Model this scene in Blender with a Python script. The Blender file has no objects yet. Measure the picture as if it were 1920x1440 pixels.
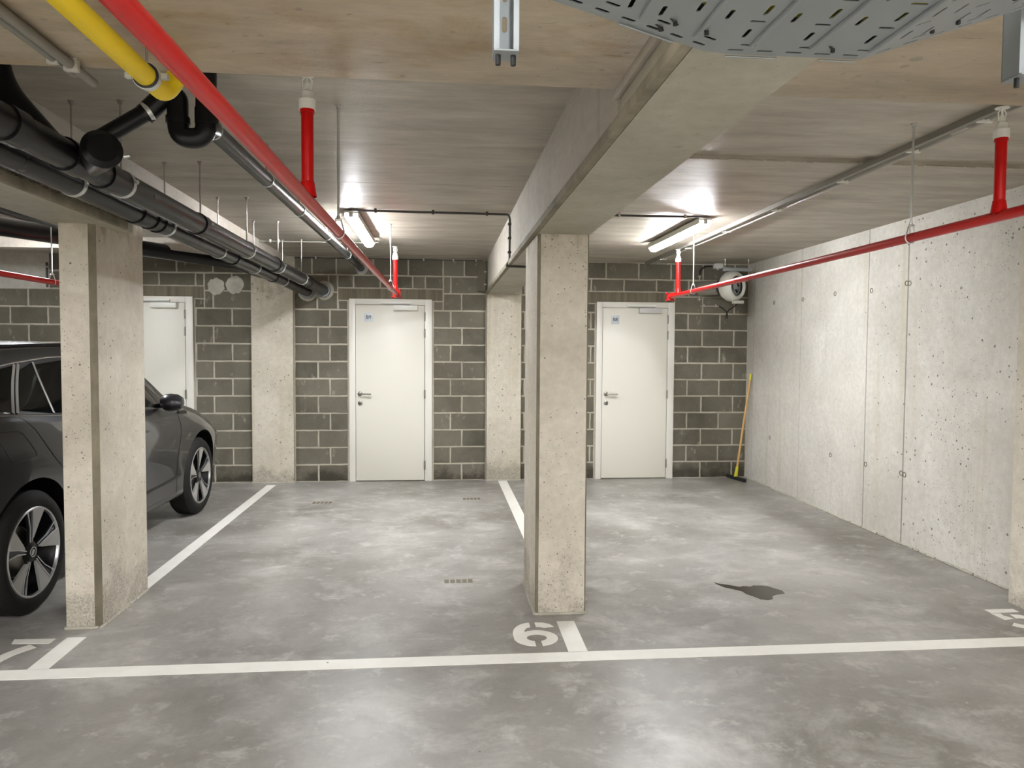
import bpy, bmesh, math, random
from mathutils import Vector, Matrix, Quaternion
random.seed(7)
S = bpy.context.scene
COL = S.collection
V = Vector
PI = math.pi

# ------------------------------------------------------------------ helpers
def link(o, parent=None):
    COL.objects.link(o)
    if parent is not None:
        o.parent = parent
    return o

def tag(o, label=None, cat=None, group=None, kind=None):
    if label: o['label'] = label
    if cat: o['category'] = cat
    if group: o['group'] = group
    if kind: o['kind'] = kind
    return o

def empty(name, loc=(0, 0, 0), rotz=0, label=None, cat=None, group=None, kind=None):
    o = bpy.data.objects.new(name, None)
    o.empty_display_size = .1
    o.location = loc
    o.rotation_euler = (0, 0, rotz)
    link(o)
    return tag(o, label, cat, group, kind)

class MB:
    """collects shapes into one mesh; coordinates are world minus org"""
    def __init__(self, org=(0, 0, 0)):
        self.bm = bmesh.new(); self.org = V(org)
    def _v(self, p): return self.bm.verts.new(V(p) - self.org)
    def face(self, pts):
        return self.bm.faces.new([self._v(p) for p in pts])
    def box(self, x0, x1, y0, y1, z0, z1, bev=0, top=None):
        vs = [self._v(p) for p in ((x0,y0,z0),(x1,y0,z0),(x1,y1,z0),(x0,y1,z0),(x0,y0,z1),(x1,y0,z1),(x1,y1,z1),(x0,y1,z1))]
        fs = [self.bm.faces.new([vs[i] for i in q]) for q in ((3,2,1,0),(4,5,6,7),(0,1,5,4),(1,2,6,5),(2,3,7,6),(3,0,4,7))]
        if bev > 0:
            es = list({e for f in fs for e in f.edges})
            bmesh.ops.bevel(self.bm, geom=es, offset=bev, segments=2, affect='EDGES', profile=.5)
        return self
    def prism(self, poly, z0, z1, bev=0):
        """poly in xy, extruded in z"""
        a = [self._v((p[0], p[1], z0)) for p in poly]; b = [self._v((p[0], p[1], z1)) for p in poly]
        n = len(poly); fs = [self.bm.faces.new(a[::-1]), self.bm.faces.new(b)]
        for i in range(n): fs.append(self.bm.faces.new((a[i], a[(i+1) % n], b[(i+1) % n], b[i])))
        if bev > 0:
            bmesh.ops.bevel(self.bm, geom=list({e for f in fs for e in f.edges}), offset=bev, segments=2, affect='EDGES', profile=.5)
        return self
    def frame(self, d):
        d = V(d).normalized()
        up = V((0, 0, 1)) if abs(d.z) < .95 else V((1, 0, 0))
        a = d.cross(up).normalized(); b = a.cross(d).normalized()
        return d, a, b
    def tube(self, pts, r, seg=16, cap=True, rs=None):
        pts = [V(p) for p in pts]; n = len(pts)
        d, a, b = self.frame(pts[1] - pts[0]); rings = []
        prev = d
        for i, p in enumerate(pts):
            if i == 0: t = (pts[1] - pts[0]).normalized()
            elif i == n-1: t = (pts[-1] - pts[-2]).normalized()
            else: t = ((pts[i] - pts[i-1]).normalized() + (pts[i+1] - pts[i]).normalized()).normalized()
            q = prev.rotation_difference(t); a = q @ a; b = q @ b; prev = t
            rr = rs[i] if rs else r
            if 0 < i < n-1:
                c = max(.5, t.dot((pts[i+1]-pts[i]).normalized()))
            rings.append([self._v(p + (a*math.cos(2*PI*k/seg) + b*math.sin(2*PI*k/seg))*rr) for k in range(seg)])
        for i in range(n-1):
            for k in range(seg):
                self.bm.faces.new((rings[i][k], rings[i][(k+1) % seg], rings[i+1][(k+1) % seg], rings[i+1][k]))
        if cap:
            self.bm.faces.new(rings[0][::-1]); self.bm.faces.new(rings[-1])
        return self
    def lathe(self, prof, c, axis, seg=32, closed=False):
        """prof: list of (along, radius)"""
        d, a, b = self.frame(axis); c = V(c); rings = []
        for (t, r) in prof:
            if r < 1e-6: rings.append([self._v(c + d*t)])
            else: rings.append([self._v(c + d*t + (a*math.cos(2*PI*k/seg) + b*math.sin(2*PI*k/seg))*r) for k in range(seg)])
        m = len(rings)
        for i in range(m if closed else m-1):
            p, q = rings[i], rings[(i+1) % m]
            for k in range(seg):
                k2 = (k+1) % seg
                if len(p) == 1 and len(q) == 1: continue
                if len(p) == 1: self.bm.faces.new((p[0], q[k2], q[k]))
                elif len(q) == 1: self.bm.faces.new((p[k], p[k2], q[0]))
                else: self.bm.faces.new((p[k], p[k2], q[k2], q[k]))
        return self
    def ring(self, c, axis, R, r, seg=28, seg2=8, a0=0, a1=2*PI):
        """torus (or arc) of big radius R"""
        d, a, b = self.frame(axis); c = V(c)
        full = abs(a1-a0-2*PI) < 1e-6
        n = seg if full else seg+1; rings = []
        for i in range(n):
            t = a0 + (a1-a0)*i/seg
            e = a*math.cos(t) + b*math.sin(t)
            rings.append([self._v(c + e*(R + r*math.cos(2*PI*k/seg2)) + d*r*math.sin(2*PI*k/seg2)) for k in range(seg2)])
        for i in range(seg):
            p, q = rings[i], rings[(i+1) % n]
            for k in range(seg2):
                self.bm.faces.new((p[k], p[(k+1) % seg2], q[(k+1) % seg2], q[k]))
        return self
    def band(self, c, axis, R, w, th=.0025, seg=28, a0=0, a1=2*PI):
        """flat strap ring around a pipe"""
        return self.lathe([(-w/2, R), (w/2, R), (w/2, R+th), (-w/2, R+th)], c, axis, seg, closed=True)
    def build(self, name, mat, parent=None, smooth=True, ang=35, kind=None, label=None):
        bm = self.bm
        bmesh.ops.recalc_face_normals(bm, faces=bm.faces[:])
        me = bpy.data.meshes.new(name); bm.to_mesh(me); bm.free()
        for m in (mat if isinstance(mat, (list, tuple)) else [mat]): me.materials.append(m)
        if smooth:
            me.shade_smooth(); me.set_sharp_from_angle(angle=math.radians(ang))
        o = bpy.data.objects.new(name, me)
        link(o, parent)
        if parent is None or parent.type == 'EMPTY':
            pl = V(parent.location) if parent is not None and False else V((0, 0, 0))
        o.location = self.org if parent is None else self.org - V(parent.get('_org', (0, 0, 0)))
        if kind: o['kind'] = kind
        if label: o['label'] = label
        return o

def root(name, loc, label, cat, group=None, kind=None):
    """Empty at a thing's base; parts are given in world coordinates"""
    o = empty(name, loc, 0, label, cat, group, kind)
    return o

def P(mb_fn, name, mat, rt, **k):
    """build a part in coordinates relative to the root's location"""
    m = MB(rt.location if rt.type == 'EMPTY' else rt.matrix_world.translation)
    mb_fn(m)
    o = m.build(name, mat, None, **k)
    o.parent = rt; o.location = (0, 0, 0)
    return o

def SP(mb_fn, name, mat, part, org, **k):
    """sub-part: same origin as its part (part sits at its thing's origin)"""
    m = MB(org); mb_fn(m)
    o = m.build(name, mat, None, **k)
    o.parent = part; o.location = (0, 0, 0)
    return o

def fillet(pts, rad, n=6):
    pts = [V(p) for p in pts]; out = [pts[0]]
    for i in range(1, len(pts)-1):
        p, a, b = pts[i], pts[i-1], pts[i+1]
        u = (a-p); w = (b-p); r = min(rad, u.length*.49, w.length*.49)
        s, e = p + u.normalized()*r, p + w.normalized()*r
        for k in range(n+1):
            t = k/n
            out.append(s*(1-t)**2 + p*2*t*(1-t) + e*t*t)
    out.append(pts[-1]); return out

def plate(name, outlines, thick, mat, parent=None, mw=None):
    """flat sheet with real holes: 2D filled curve turned into a mesh"""
    cu = bpy.data.curves.new(name, 'CURVE'); cu.dimensions = '2D'; cu.fill_mode = 'BOTH'; cu.extrude = thick/2
    for poly in outlines:
        sp = cu.splines.new('POLY'); sp.points.add(len(poly)-1)
        for i, p in enumerate(poly): sp.points[i].co = (p[0], p[1], 0, 1)
        sp.use_cyclic_u = True
    tmp = bpy.data.objects.new(name+'_tmp', cu); COL.objects.link(tmp)
    dg = bpy.context.evaluated_depsgraph_get()
    me = bpy.data.meshes.new_from_object(tmp.evaluated_get(dg))
    bpy.data.objects.remove(tmp); bpy.data.curves.remove(cu)
    me.name = name; me.materials.clear(); me.materials.append(mat)
    if mw is not None: me.transform(mw)
    o = bpy.data.objects.new(name, me); link(o, parent)
    return o

def text_mesh(name, s, size, mat, mw, extrude=.0006, parent=None, bold=.0):
    cu = bpy.data.curves.new(name, 'FONT'); cu.body = s; cu.size = size; cu.extrude = extrude; cu.offset = bold
    cu.align_x = 'CENTER'; cu.align_y = 'CENTER'
    tmp = bpy.data.objects.new(name+'_tmp', cu); COL.objects.link(tmp)
    dg = bpy.context.evaluated_depsgraph_get()
    me = bpy.data.meshes.new_from_object(tmp.evaluated_get(dg))
    bpy.data.objects.remove(tmp); bpy.data.curves.remove(cu)
    me.name = name; me.materials.clear(); me.materials.append(mat); me.transform(mw)
    o = bpy.data.objects.new(name, me); link(o, parent)
    return o

def stroke(path, w):
    """polygon outline of a thick polyline in 2D"""
    pts = [V((p[0], p[1])) for p in path]; L, R = [], []
    for i, p in enumerate(pts):
        if i == 0: t = pts[1]-pts[0]
        elif i == len(pts)-1: t = pts[-1]-pts[-2]
        else: t = (pts[i]-pts[i-1]).normalized() + (pts[i+1]-pts[i]).normalized()
        t.normalize(); n = V((-t.y, t.x))
        ww = w[i] if isinstance(w, (list, tuple)) else w
        L.append(p + n*ww/2); R.append(p - n*ww/2)
    return [tuple(q) for q in L + R[::-1]]

# ------------------------------------------------------------------ materials
def srgb(r, g, b):
    f = lambda c: (c/255/12.92 if c/255 <= .04045 else ((c/255+.055)/1.055)**2.4)
    return (f(r), f(g), f(b), 1)

def newmat(name):
    m = bpy.data.materials.new(name); m.use_nodes = True
    nt = m.node_tree; b = nt.nodes['Principled BSDF']
    return m, nt, b

def simple(name, col, rough=.5, metal=0, coat=0, spec=.5, bump=None, var=0):
    m, nt, b = newmat(name)
    b.inputs['Base Color'].default_value = col
    b.inputs['Roughness'].default_value = rough
    b.inputs['Metallic'].default_value = metal
    b.inputs['Specular IOR Level'].default_value = spec
    if coat:
        b.inputs['Coat Weight'].default_value = coat; b.inputs['Coat Roughness'].default_value = .05
    N = nt.nodes.new
    g = N('ShaderNodeNewGeometry')
    n = N('ShaderNodeTexNoise'); n.inputs['Scale'].default_value = 9; n.inputs['Detail'].default_value = 5
    nt.links.new(g.outputs['Position'], n.inputs['Vector'])
    if var:
        h = N('ShaderNodeHueSaturation'); h.inputs['Color'].default_value = col
        mr = N('ShaderNodeMapRange'); mr.inputs['To Min'].default_value = 1-var; mr.inputs['To Max'].default_value = 1+var
        nt.links.new(n.outputs['Fac'], mr.inputs['Value']); nt.links.new(mr.outputs[0], h.inputs['Value'])
        nt.links.new(h.outputs[0], b.inputs['Base Color'])
    mr2 = N('ShaderNodeMapRange'); mr2.inputs['To Min'].default_value = max(.02, rough*.8); mr2.inputs['To Max'].default_value = min(1, rough*1.2)
    nt.links.new(n.outputs['Fac'], mr2.inputs['Value']); nt.links.new(mr2.outputs[0], b.inputs['Roughness'])
    if bump:
        n2 = N('ShaderNodeTexNoise'); n2.inputs['Scale'].default_value = bump[0]
        nt.links.new(g.outputs['Position'], n2.inputs['Vector'])
        bp = N('ShaderNodeBump'); bp.inputs['Strength'].default_value = bump[1]; bp.inputs['Distance'].default_value = .003
        nt.links.new(n2.outputs['Fac'], bp.inputs['Height']); nt.links.new(bp.outputs[0], b.inputs['Normal'])
    return m

class NT:
    """small node-graph writer"""
    def __init__(self, nt): self.nt = nt; self.g = nt.nodes.new('ShaderNodeNewGeometry')
    def lk(self, a, b): self.nt.links.new(a, b)
    def pos(self, scale=(1, 1, 1), loc=(0, 0, 0)):
        m = self.nt.nodes.new('ShaderNodeMapping'); m.inputs['Scale'].default_value = scale; m.inputs['Location'].default_value = loc
        self.lk(self.g.outputs['Position'], m.inputs['Vector']); return m.outputs[0]
    def noise(self, vec, scale, detail=4, rough=.55, dist=0):
        n = self.nt.nodes.new('ShaderNodeTexNoise'); n.inputs['Scale'].default_value = scale
        n.inputs['Detail'].default_value = detail; n.inputs['Roughness'].default_value = rough; n.inputs['Distortion'].default_value = dist
        self.lk(vec, n.inputs['Vector']); return n.outputs['Fac']
    def vor(self, vec, scale):
        n = self.nt.nodes.new('ShaderNodeTexVoronoi'); n.inputs['Scale'].default_value = scale
        self.lk(vec, n.inputs['Vector']); return n.outputs['Distance'], n.outputs['Color']
    def mr(self, v, a, b, c=0, d=1, smooth=False):
        n = self.nt.nodes.new('ShaderNodeMapRange'); n.clamp = True
        if smooth: n.interpolation_type = 'SMOOTHSTEP'
        for k, x in zip(('From Min', 'From Max', 'To Min', 'To Max'), (a, b, c, d)): n.inputs[k].default_value = x
        self.lk(v, n.inputs['Value']); return n.outputs[0]
    def math(self, op, a, b=None):
        n = self.nt.nodes.new('ShaderNodeMath'); n.operation = op
        for i, x in enumerate((a, b)):
            if x is None: continue
            if isinstance(x, (int, float)): n.inputs[i].default_value = x
            else: self.lk(x, n.inputs[i])
        return n.outputs[0]
    def mix(self, f, a, b, mode='MIX'):
        n = self.nt.nodes.new('ShaderNodeMix'); n.data_type = 'RGBA'; n.blend_type = mode
        for s, x in ((n.inputs[0], f), (n.inputs[6], a), (n.inputs[7], b)):
            if isinstance(x, (int, float, tuple)): s.default_value = x
            else: self.lk(x, s)
        return n.outputs[2]
    def sep(self, axis):
        n = self.nt.nodes.new('ShaderNodeSeparateXYZ'); self.lk(self.g.outputs['Position'], n.inputs[0]); return n.outputs[axis]
    def bump(self, h, strength, dist, normal=None):
        n = self.nt.nodes.new('ShaderNodeBump'); n.inputs['Strength'].default_value = strength; n.inputs['Distance'].default_value = dist
        self.lk(h, n.inputs['Height'])
        if normal is not None: self.lk(normal, n.inputs['Normal'])
        return n.outputs[0]

def concrete(name, base, dark, rough=.75, stretch=(1, 1, 1), pores=1, pscale=26, bumpd=.004, stain=None, stain_scale=2.5,
             stain_thr=(.58, .72), lines=None, cloud=1.2, spec=.4, streak=None, base_dirt=False, gate=.62, fine=1.0):
    m, nt, b = newmat(name); q = NT(nt)
    v = q.pos(stretch); w = q.pos()
    c1 = q.mr(q.noise(v, cloud, 5, .6, .3), .32, .68)
    c = q.mix(c1, dark, base)
    f2 = q.mr(q.noise(v, 22, 5, .65), .3, .7, .90, 1.08)
    mm = nt.nodes.new('ShaderNodeMix'); mm.data_type = 'RGBA'; mm.blend_type = 'MULTIPLY'; mm.inputs[0].default_value = fine
    q.lk(c, mm.inputs[6]); cb = nt.nodes.new('ShaderNodeCombineColor')
    for i in range(3): q.lk(f2, cb.inputs[i])
    q.lk(cb.outputs[0], mm.inputs[7]); c = mm.outputs[2]
    if stain:
        s = q.mr(q.noise(q.pos((1, 1.6, 1), (3.1, 1.7, 0)), stain_scale, 6, .6, .6), stain_thr[0], stain_thr[1], 0, .7)
        c = q.mix(s, c, stain)
        s2 = q.mr(q.noise(q.pos((1, 3.0, 1), (9.1, 4.7, 0)), stain_scale*5, 3, .6, 1.0), .66, .74, 0, .55)
        c = q.mix(s2, c, (stain[0]*.45, stain[1]*.4, stain[2]*.35, 1))
    if streak:
        s = q.mr(q.noise(q.pos((9, 9, .35)), 1.0, 3, .6), .56, .74, 0, .5)
        c = q.mix(s, c, streak)
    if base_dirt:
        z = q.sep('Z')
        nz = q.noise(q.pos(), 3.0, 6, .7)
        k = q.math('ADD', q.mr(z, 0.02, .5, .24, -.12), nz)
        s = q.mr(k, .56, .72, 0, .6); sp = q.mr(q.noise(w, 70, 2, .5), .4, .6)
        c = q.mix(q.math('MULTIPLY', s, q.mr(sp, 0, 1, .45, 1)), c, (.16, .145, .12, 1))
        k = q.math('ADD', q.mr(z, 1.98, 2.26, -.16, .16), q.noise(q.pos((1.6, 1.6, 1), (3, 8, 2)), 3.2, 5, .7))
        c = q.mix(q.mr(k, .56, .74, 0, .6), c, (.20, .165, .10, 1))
    hgt = q.noise(w, 45, 3, .7)
    if lines:
        axis, ys = lines; a = q.sep(axis); tot = None
        for (y0, wd, st) in ys:
            dd = q.math('ABSOLUTE', q.math('SUBTRACT', q.math('ADD', a, q.mr(q.noise(w, 3, 2), 0, 1, -.004, .004)), y0))
            l = q.mr(dd, wd*.3, wd, st, 0)
            tot = l if tot is None else q.math('MAXIMUM', tot, l)
        c = q.mix(tot, c, (.12, .11, .095, 1))
    nrm = q.bump(hgt, .35, bumpd)
    if pores:
        d, col = q.vor(w, pscale)
        sc = nt.nodes.new('ShaderNodeSeparateColor'); q.lk(col, sc.inputs[0])
        gt = q.math('GREATER_THAN', sc.outputs[0], gate)
        big = q.mr(sc.outputs[1], 0, 1, .05, .17)
        k = q.math('LESS_THAN', q.math('ADD', d, q.mr(q.noise(w, 90, 2), 0, 1, -.05, .05)), big)
        pm = q.math('MULTIPLY', gt, k)
        c = q.mix(q.math('MULTIPLY', pm, .8*pores), c, (.06, .055, .045, 1))
        nrm = q.bump(q.math('SUBTRACT', 1, pm), .8, .006, nrm)
    if pores:
        d2, col2 = q.vor(w, pscale*2.6)
        sc2 = nt.nodes.new('ShaderNodeSeparateColor'); q.lk(col2, sc2.inputs[0])
        dens = q.math('ADD', q.mr(q.noise(q.pos((1, 1, .6), (4, 2, 1)), 1.3, 5, .7), .35, .7, 1.02, .45), q.mr(q.sep('Z'), 0, 1.0, -.22, .0))
        pm2 = q.math('MULTIPLY', q.math('GREATER_THAN', sc2.outputs[0], dens), q.math('LESS_THAN', d2, q.mr(sc2.outputs[1], 0, 1, .08, .24)))
        c = q.mix(q.math('MULTIPLY', pm2, .62*pores), c, (.09, .08, .065, 1))
        nrm = q.bump(q.math('SUBTRACT', 1, pm2), .6, .004, nrm)
    q.lk(c, b.inputs['Base Color'])
    q.lk(q.mr(q.noise(v, 6, 4), .3, .7, rough*.85, min(1, rough*1.15)), b.inputs['Roughness'])
    b.inputs['Specular IOR Level'].default_value = spec
    q.lk(nrm, b.inputs['Normal'])
    return m

M = {}
M['col'] = concrete('column_concrete', srgb(214,206,192), srgb(190,181,165), pores=1, pscale=26, gate=.55, base_dirt=True, cloud=1.6)
M['pil'] = concrete('pilaster_concrete', srgb(205,198,184), srgb(186,178,160), pores=.8, pscale=20, gate=.72, base_dirt=True, streak=srgb(170,158,128), cloud=1.4)
M['rwall'] = concrete('wall_concrete', srgb(212,208,200), srgb(184,179,170), pores=.9, pscale=17, gate=.66, cloud=.9,
                      lines=('Y', ((5.68,.012,.75),(6.25,.011,.65),(7.5,.008,.35),(8.72,.008,.4))), streak=srgb(178,171,140))
M['ceil'] = concrete('ceiling_concrete', srgb(194,187,173), srgb(160,153,140), rough=.42, stretch=(.45, 1.8, 1), pores=0, cloud=3.4, spec=.5, bumpd=.003)
M['beam'] = concrete('beam_concrete', srgb(180,175,158), srgb(156,151,134), rough=.5, pores=.3, pscale=14, gate=.92, cloud=1.2)
M['beamface'] = concrete('beam_face_concrete', srgb(190,183,172), srgb(165,158,146), rough=.7, stretch=(1, .4, 1), pores=.3, pscale=14, gate=.92, cloud=1.5, streak=srgb(150,142,130))
M['soffit'] = concrete('stained_soffit_concrete', srgb(196,182,158), srgb(156,142,120), rough=.55, stretch=(.5, 1.5, 1), pores=.4, pscale=9, gate=.9,
                       stain=srgb(150,120,70), stain_scale=2.6, stain_thr=(.51, .70), cloud=2.4)
M['mortar'] = concrete('mortar', srgb(186,180,165), srgb(160,153,138), rough=.9, pores=0, cloud=3, bumpd=.006)
M['patch'] = concrete('mortar_patch', srgb(185,181,168), srgb(160,155,142), rough=.9, pores=0, cloud=6, bumpd=.006)
M['lintel'] = concrete('lintel_concrete', srgb(124,117,100), srgb(96,90,76), rough=.85, pores=0, stretch=(14, 1, .6), cloud=1.5, bumpd=.006)
M['grout'] = concrete('rough_mortar', srgb(120,110,92), srgb(70,62,50), rough=.95, pores=0, cloud=14, bumpd=.02)
M['chamfer'] = concrete('dark_edge_concrete', srgb(146,138,119), srgb(108,101,85), pores=.5, pscale=30, gate=.6, stretch=(1, 1, .5), cloud=5)  # darker concrete tone for column chamfers and beam edge strips
M['door_gap'] = simple('dark_joint', srgb(40,36,30), .9)

def block_mat():
    m, nt, b = newmat('grey_block'); q = NT(nt)
    r = q.g.outputs['Random Per Island']
    w = q.pos()
    c = q.mix(q.mr(r, 0, 1), srgb(78,75,65), srgb(106,102,90))
    n = q.mr(q.noise(w, 2.2, 6, .65, .4), .3, .7); c = q.mix(q.math('MULTIPLY', n, .45), c, srgb(138,132,118))
    n = q.mr(q.noise(q.pos((1, 1, .5)), 9, 5, .7), .60, .72, 0, .6); c = q.mix(n, c, srgb(176,170,156))
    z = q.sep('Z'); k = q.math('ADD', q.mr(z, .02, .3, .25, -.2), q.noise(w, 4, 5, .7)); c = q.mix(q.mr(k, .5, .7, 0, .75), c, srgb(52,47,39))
    fg = q.mr(q.noise(w, 120, 3, .6), .3, .7, .85, 1.12)
    cb = nt.nodes.new('ShaderNodeCombineColor'); [q.lk(fg, cb.inputs[i]) for i in range(3)]
    c = q.mix(1.0, c, cb.outputs[0], 'MULTIPLY')
    q.lk(c, b.inputs['Base Color']); b.inputs['Roughness'].default_value = .88; b.inputs['Specular IOR Level'].default_value = .25
    q.lk(q.bump(q.noise(w, 130, 5, .7), .5, .004), b.inputs['Normal'])
    return m
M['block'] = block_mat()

def floor_mat():
    m, nt, b = newmat('power_floated_concrete'); q = NT(nt)
    w = q.pos()
    c1 = q.mr(q.noise(q.pos(), .62, 6, .66, .25), .36, .64)
    c = q.mix(c1, srgb(122,118,111), srgb(163,160,155))
    n2 = q.mr(q.noise(q.pos((1, 1.25, 1), (5, 2, 0)), 1.9, 6, .72, .35), .50, .68, 0, .6); c = q.mix(n2, c, srgb(190,188,183))
    n4 = q.mr(q.noise(q.pos((1, 1, 1), (15, 7, 0)), 1.1, 5, .66, .3), .56, .74, 0, .4); c = q.mix(n4, c, srgb(108,101,86))
    n5 = q.mr(q.noise(q.pos((1, 1, 1), (2, 9, 0)), 5.5, 4, .75, .2), .56, .68, 0, .4); c = q.mix(n5, c, srgb(202,199,193))
    n6 = q.mr(q.noise(q.pos((1, 1, 1), (8, 1, 0)), 4.0, 4, .75, .2), .60, .74, 0, .35); c = q.mix(n6, c, srgb(100,95,86))
    n3 = q.mr(q.noise(q.pos(), 34, 5, .7), .3, .7, .93, 1.06)
    cb = nt.nodes.new('ShaderNodeCombineColor'); [q.lk(n3, cb.inputs[i]) for i in range(3)]
    c = q.mix(1.0, c, cb.outputs[0], 'MULTIPLY')
    d, col = q.vor(w, 5.5); sc = nt.nodes.new('ShaderNodeSeparateColor'); q.lk(col, sc.inputs[0])
    dd = q.math('ADD', d, q.mr(q.noise(w, 40, 3), 0, 1, -.04, .04))
    k = q.math('MULTIPLY', q.math('GREATER_THAN', sc.outputs[0], .7), q.math('LESS_THAN', dd, q.mr(sc.outputs[1], 0, 1, .01, .045)))
    c = q.mix(q.math('MULTIPLY', k, .7), c, q.mix(q.math('GREATER_THAN', sc.outputs[2], .55), srgb(205,200,190), srgb(70,64,56)))
    q.lk(c, b.inputs['Base Color'])
    q.lk(q.mr(q.noise(q.pos(), 1.4, 7, .65, .2), .3, .7, .30, .48), b.inputs['Roughness'])
    b.inputs['Specular IOR Level'].default_value = .5
    q.lk(q.bump(q.noise(q.pos(), 9, 6, .6), .09, .01), b.inputs['Normal'])
    return m
M['floor'] = floor_mat()

def paint_mat():
    m, nt, b = newmat('white_road_paint'); q = NT(nt)
    c = q.mix(q.mr(q.noise(q.pos(), 5, 6, .7), .4, .75, 0, .5), srgb(246,244,237), srgb(226,222,212))
    d, col = q.vor(q.pos(), 9); sc = nt.nodes.new('ShaderNodeSeparateColor'); q.lk(col, sc.inputs[0])
    k = q.math('MULTIPLY', q.math('GREATER_THAN', sc.outputs[0], .82), q.math('LESS_THAN', d, .045)); c = q.mix(k, c, srgb(90,86,78))
    q.lk(c, b.inputs['Base Color']); b.inputs['Roughness'].default_value = .5
    return m
M['paint'] = paint_mat()
M['door'] = simple('white_door_paint', srgb(226,223,211), .42, bump=(60, .03))
M['frame'] = simple('white_frame_paint', srgb(226,223,214), .38)
M['steel'] = simple('satin_steel', srgb(150,147,140), .3, 1)
M['closer'] = simple('silver_painted_metal', srgb(196,195,192), .4)
M['closer_w'] = simple('white_painted_metal', srgb(240,240,232), .35)
M['sign'] = simple('pale_blue_sign', srgb(204,211,216), .4)
M['ink'] = simple('dark_ink', srgb(52,58,66), .6)
M['galv'] = simple('galvanised_steel', srgb(150,155,156), .55, .5, var=.12, bump=(30, .08))
M['zinc'] = simple('zinc_plated', srgb(214,216,214), .3, .75)
M['rod'] = simple('threaded_rod_zinc', srgb(170,168,160), .4, .8)
M['red'] = simple('red_gloss_paint', srgb(184,9,9), .3, coat=.08, spec=.32, var=.06)
M['white'] = simple('white_plastic', srgb(236,236,228), .4)
M['black'] = simple('black_drain_plastic', (.006, .006, .006, 1), .30, spec=.28)
M['blackdull'] = simple('dull_black_rubber', (.012, .012, .012, 1), .6)
M['greyrub'] = simple('grey_pvc', srgb(128,124,114), .45)
M['yellow'] = simple('yellow_gas_paint', srgb(226,196,18), .5, var=.08, bump=(40, .1))
M['conduit'] = simple('grey_conduit', srgb(178,174,164), .4)
M['cable'] = simple('dark_conduit', srgb(62,58,54), .45)
M['gycable'] = simple('yellow_green_cable', srgb(190,180,40), .5)
M['wood'] = simple('beech_wood', srgb(204,160,98), .55, var=.15)
M['limewrap'] = simple('yellow_green_plastic', srgb(205,200,40), .5)
M['fanbody'] = simple('light_grey_plastic', srgb(205,204,194), .35)

def emis(name, col, st):
    m, nt, b = newmat(name)
    b.inputs['Base Color'].default_value = (.8, .8, .8, 1)
    b.inputs['Emission Color'].default_value = col; b.inputs['Emission Strength'].default_value = st
    return m
LIGHT = 138.0
M['tube'] = emis('lit_diffuser', (.965, .982, 1, 1), LIGHT*1.05)
M['tube_aisle'] = emis('lit_diffuser_aisle', (.965, .982, 1, 1), LIGHT*1.15)

# ------------------------------------------------------------------ camera (solved from the photograph's vanishing points)
import numpy as np
f = 1389.; cx, cy = 960, 720
unit = lambda v: v/np.linalg.norm(v)
vz = unit(np.array([826-cx, 657.5-cy, f])); vx = np.array([15350-cx, 747-cy, f]); vx = unit(vx - vz*vx.dot(vz))
up = unit(np.cross(vx, vz)); up = -up if up[1] > 0 else up
R = np.stack([vx, vz, up])
cam = bpy.data.cameras.new('camera'); co = bpy.data.objects.new('camera', cam); link(co)
cam.sensor_fit = 'HORIZONTAL'; cam.sensor_width = 36; cam.lens = f/1920*36; cam.clip_start = .05
r_, u_, b_ = R[:, 0], -R[:, 1], -R[:, 2]
co.matrix_world = Matrix(((r_[0], u_[0], b_[0], 0), (r_[1], u_[1], b_[1], 0), (r_[2], u_[2], b_[2], 1.56), (0, 0, 0, 1)))
S.camera = co

# ------------------------------------------------------------------ room shell
def struct(name, mb, mat, **k):
    return mb.build(name, mat, None, kind='structure', **k)
m = MB(); m.box(-7.6, 4.3, -4.6, 9.3, -.12, 0); struct('floor', m, M['floor'])
# ceiling: panels with joints, the recessed strip in the right bay
m = MB()
m.box(-7.6, .60, 4.95, 9.3, 2.65, 2.85); m.box(-7.6, .60, 2.3, 4.944, 2.65, 2.85)
m.box(.60, 4.3, 2.3, 3.93, 2.65, 2.85); m.box(.60, 4.3, 3.93, 4.10, 2.672, 2.85); m.box(.60, 4.3, 4.10, 9.3, 2.65, 2.85)
m.box(-7.6, 4.3, 4.944, 4.95, 2.665, 2.85); m.box(-7.6, 4.3, -4.6, 2.3, 2.65, 2.85)
struct('ceiling', m, M['ceil'])
# ragged mortar bead along the recessed strip
m = MB()
x = .9
while x < 3.7:
    l = random.uniform(.03, .12); m.tube([(x, 4.102+random.uniform(-.004,.004), 2.652), (x+l, 4.104+random.uniform(-.004,.004), 2.651)], random.uniform(.003, .006), 6); x += l*random.uniform(.9, 1.6)
o = m.build('mortar_bead', M['mortar'], bpy.data.objects['ceiling'])
m = MB(); m.box(-7.6, -7.4, -4.6, 9.3, 0, 2.66); struct('wall_left', m, M['rwall'])
m = MB(); m.box(-7.6, 4.3, -4.8, -4.6, 0, 2.66); struct('wall_front', m, M['rwall'])
m = MB(); m.prism([(3.72, -4.6), (4.1, -4.6), (4.1, 9.0), (3.80, 9.0), (3.742, 4.2)], 0, 2.655); wr = struct('wall_right', m, M['rwall'])
def wx(y): return 3.742 + (y-4.2)*.058/4.8
for (y, z) in ((6.82,2.13),(6.20,2.11),(5.66,2.125),(5.70,2.13),(8.16,2.13),(6.83,.57),(6.22,.574),(5.655,.575),(5.70,.58),(8.2,.58),(7.47,2.12)):
    m = MB(); m.lathe([(-.002, .022), (.003, .022), (.003, .016), (-.002, .014), (-.002, 0)], (wx(y), y, z), (-1, 0, 0), 20)
    m.build('tie_hole_plug', M['lintel'], wr)
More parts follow.
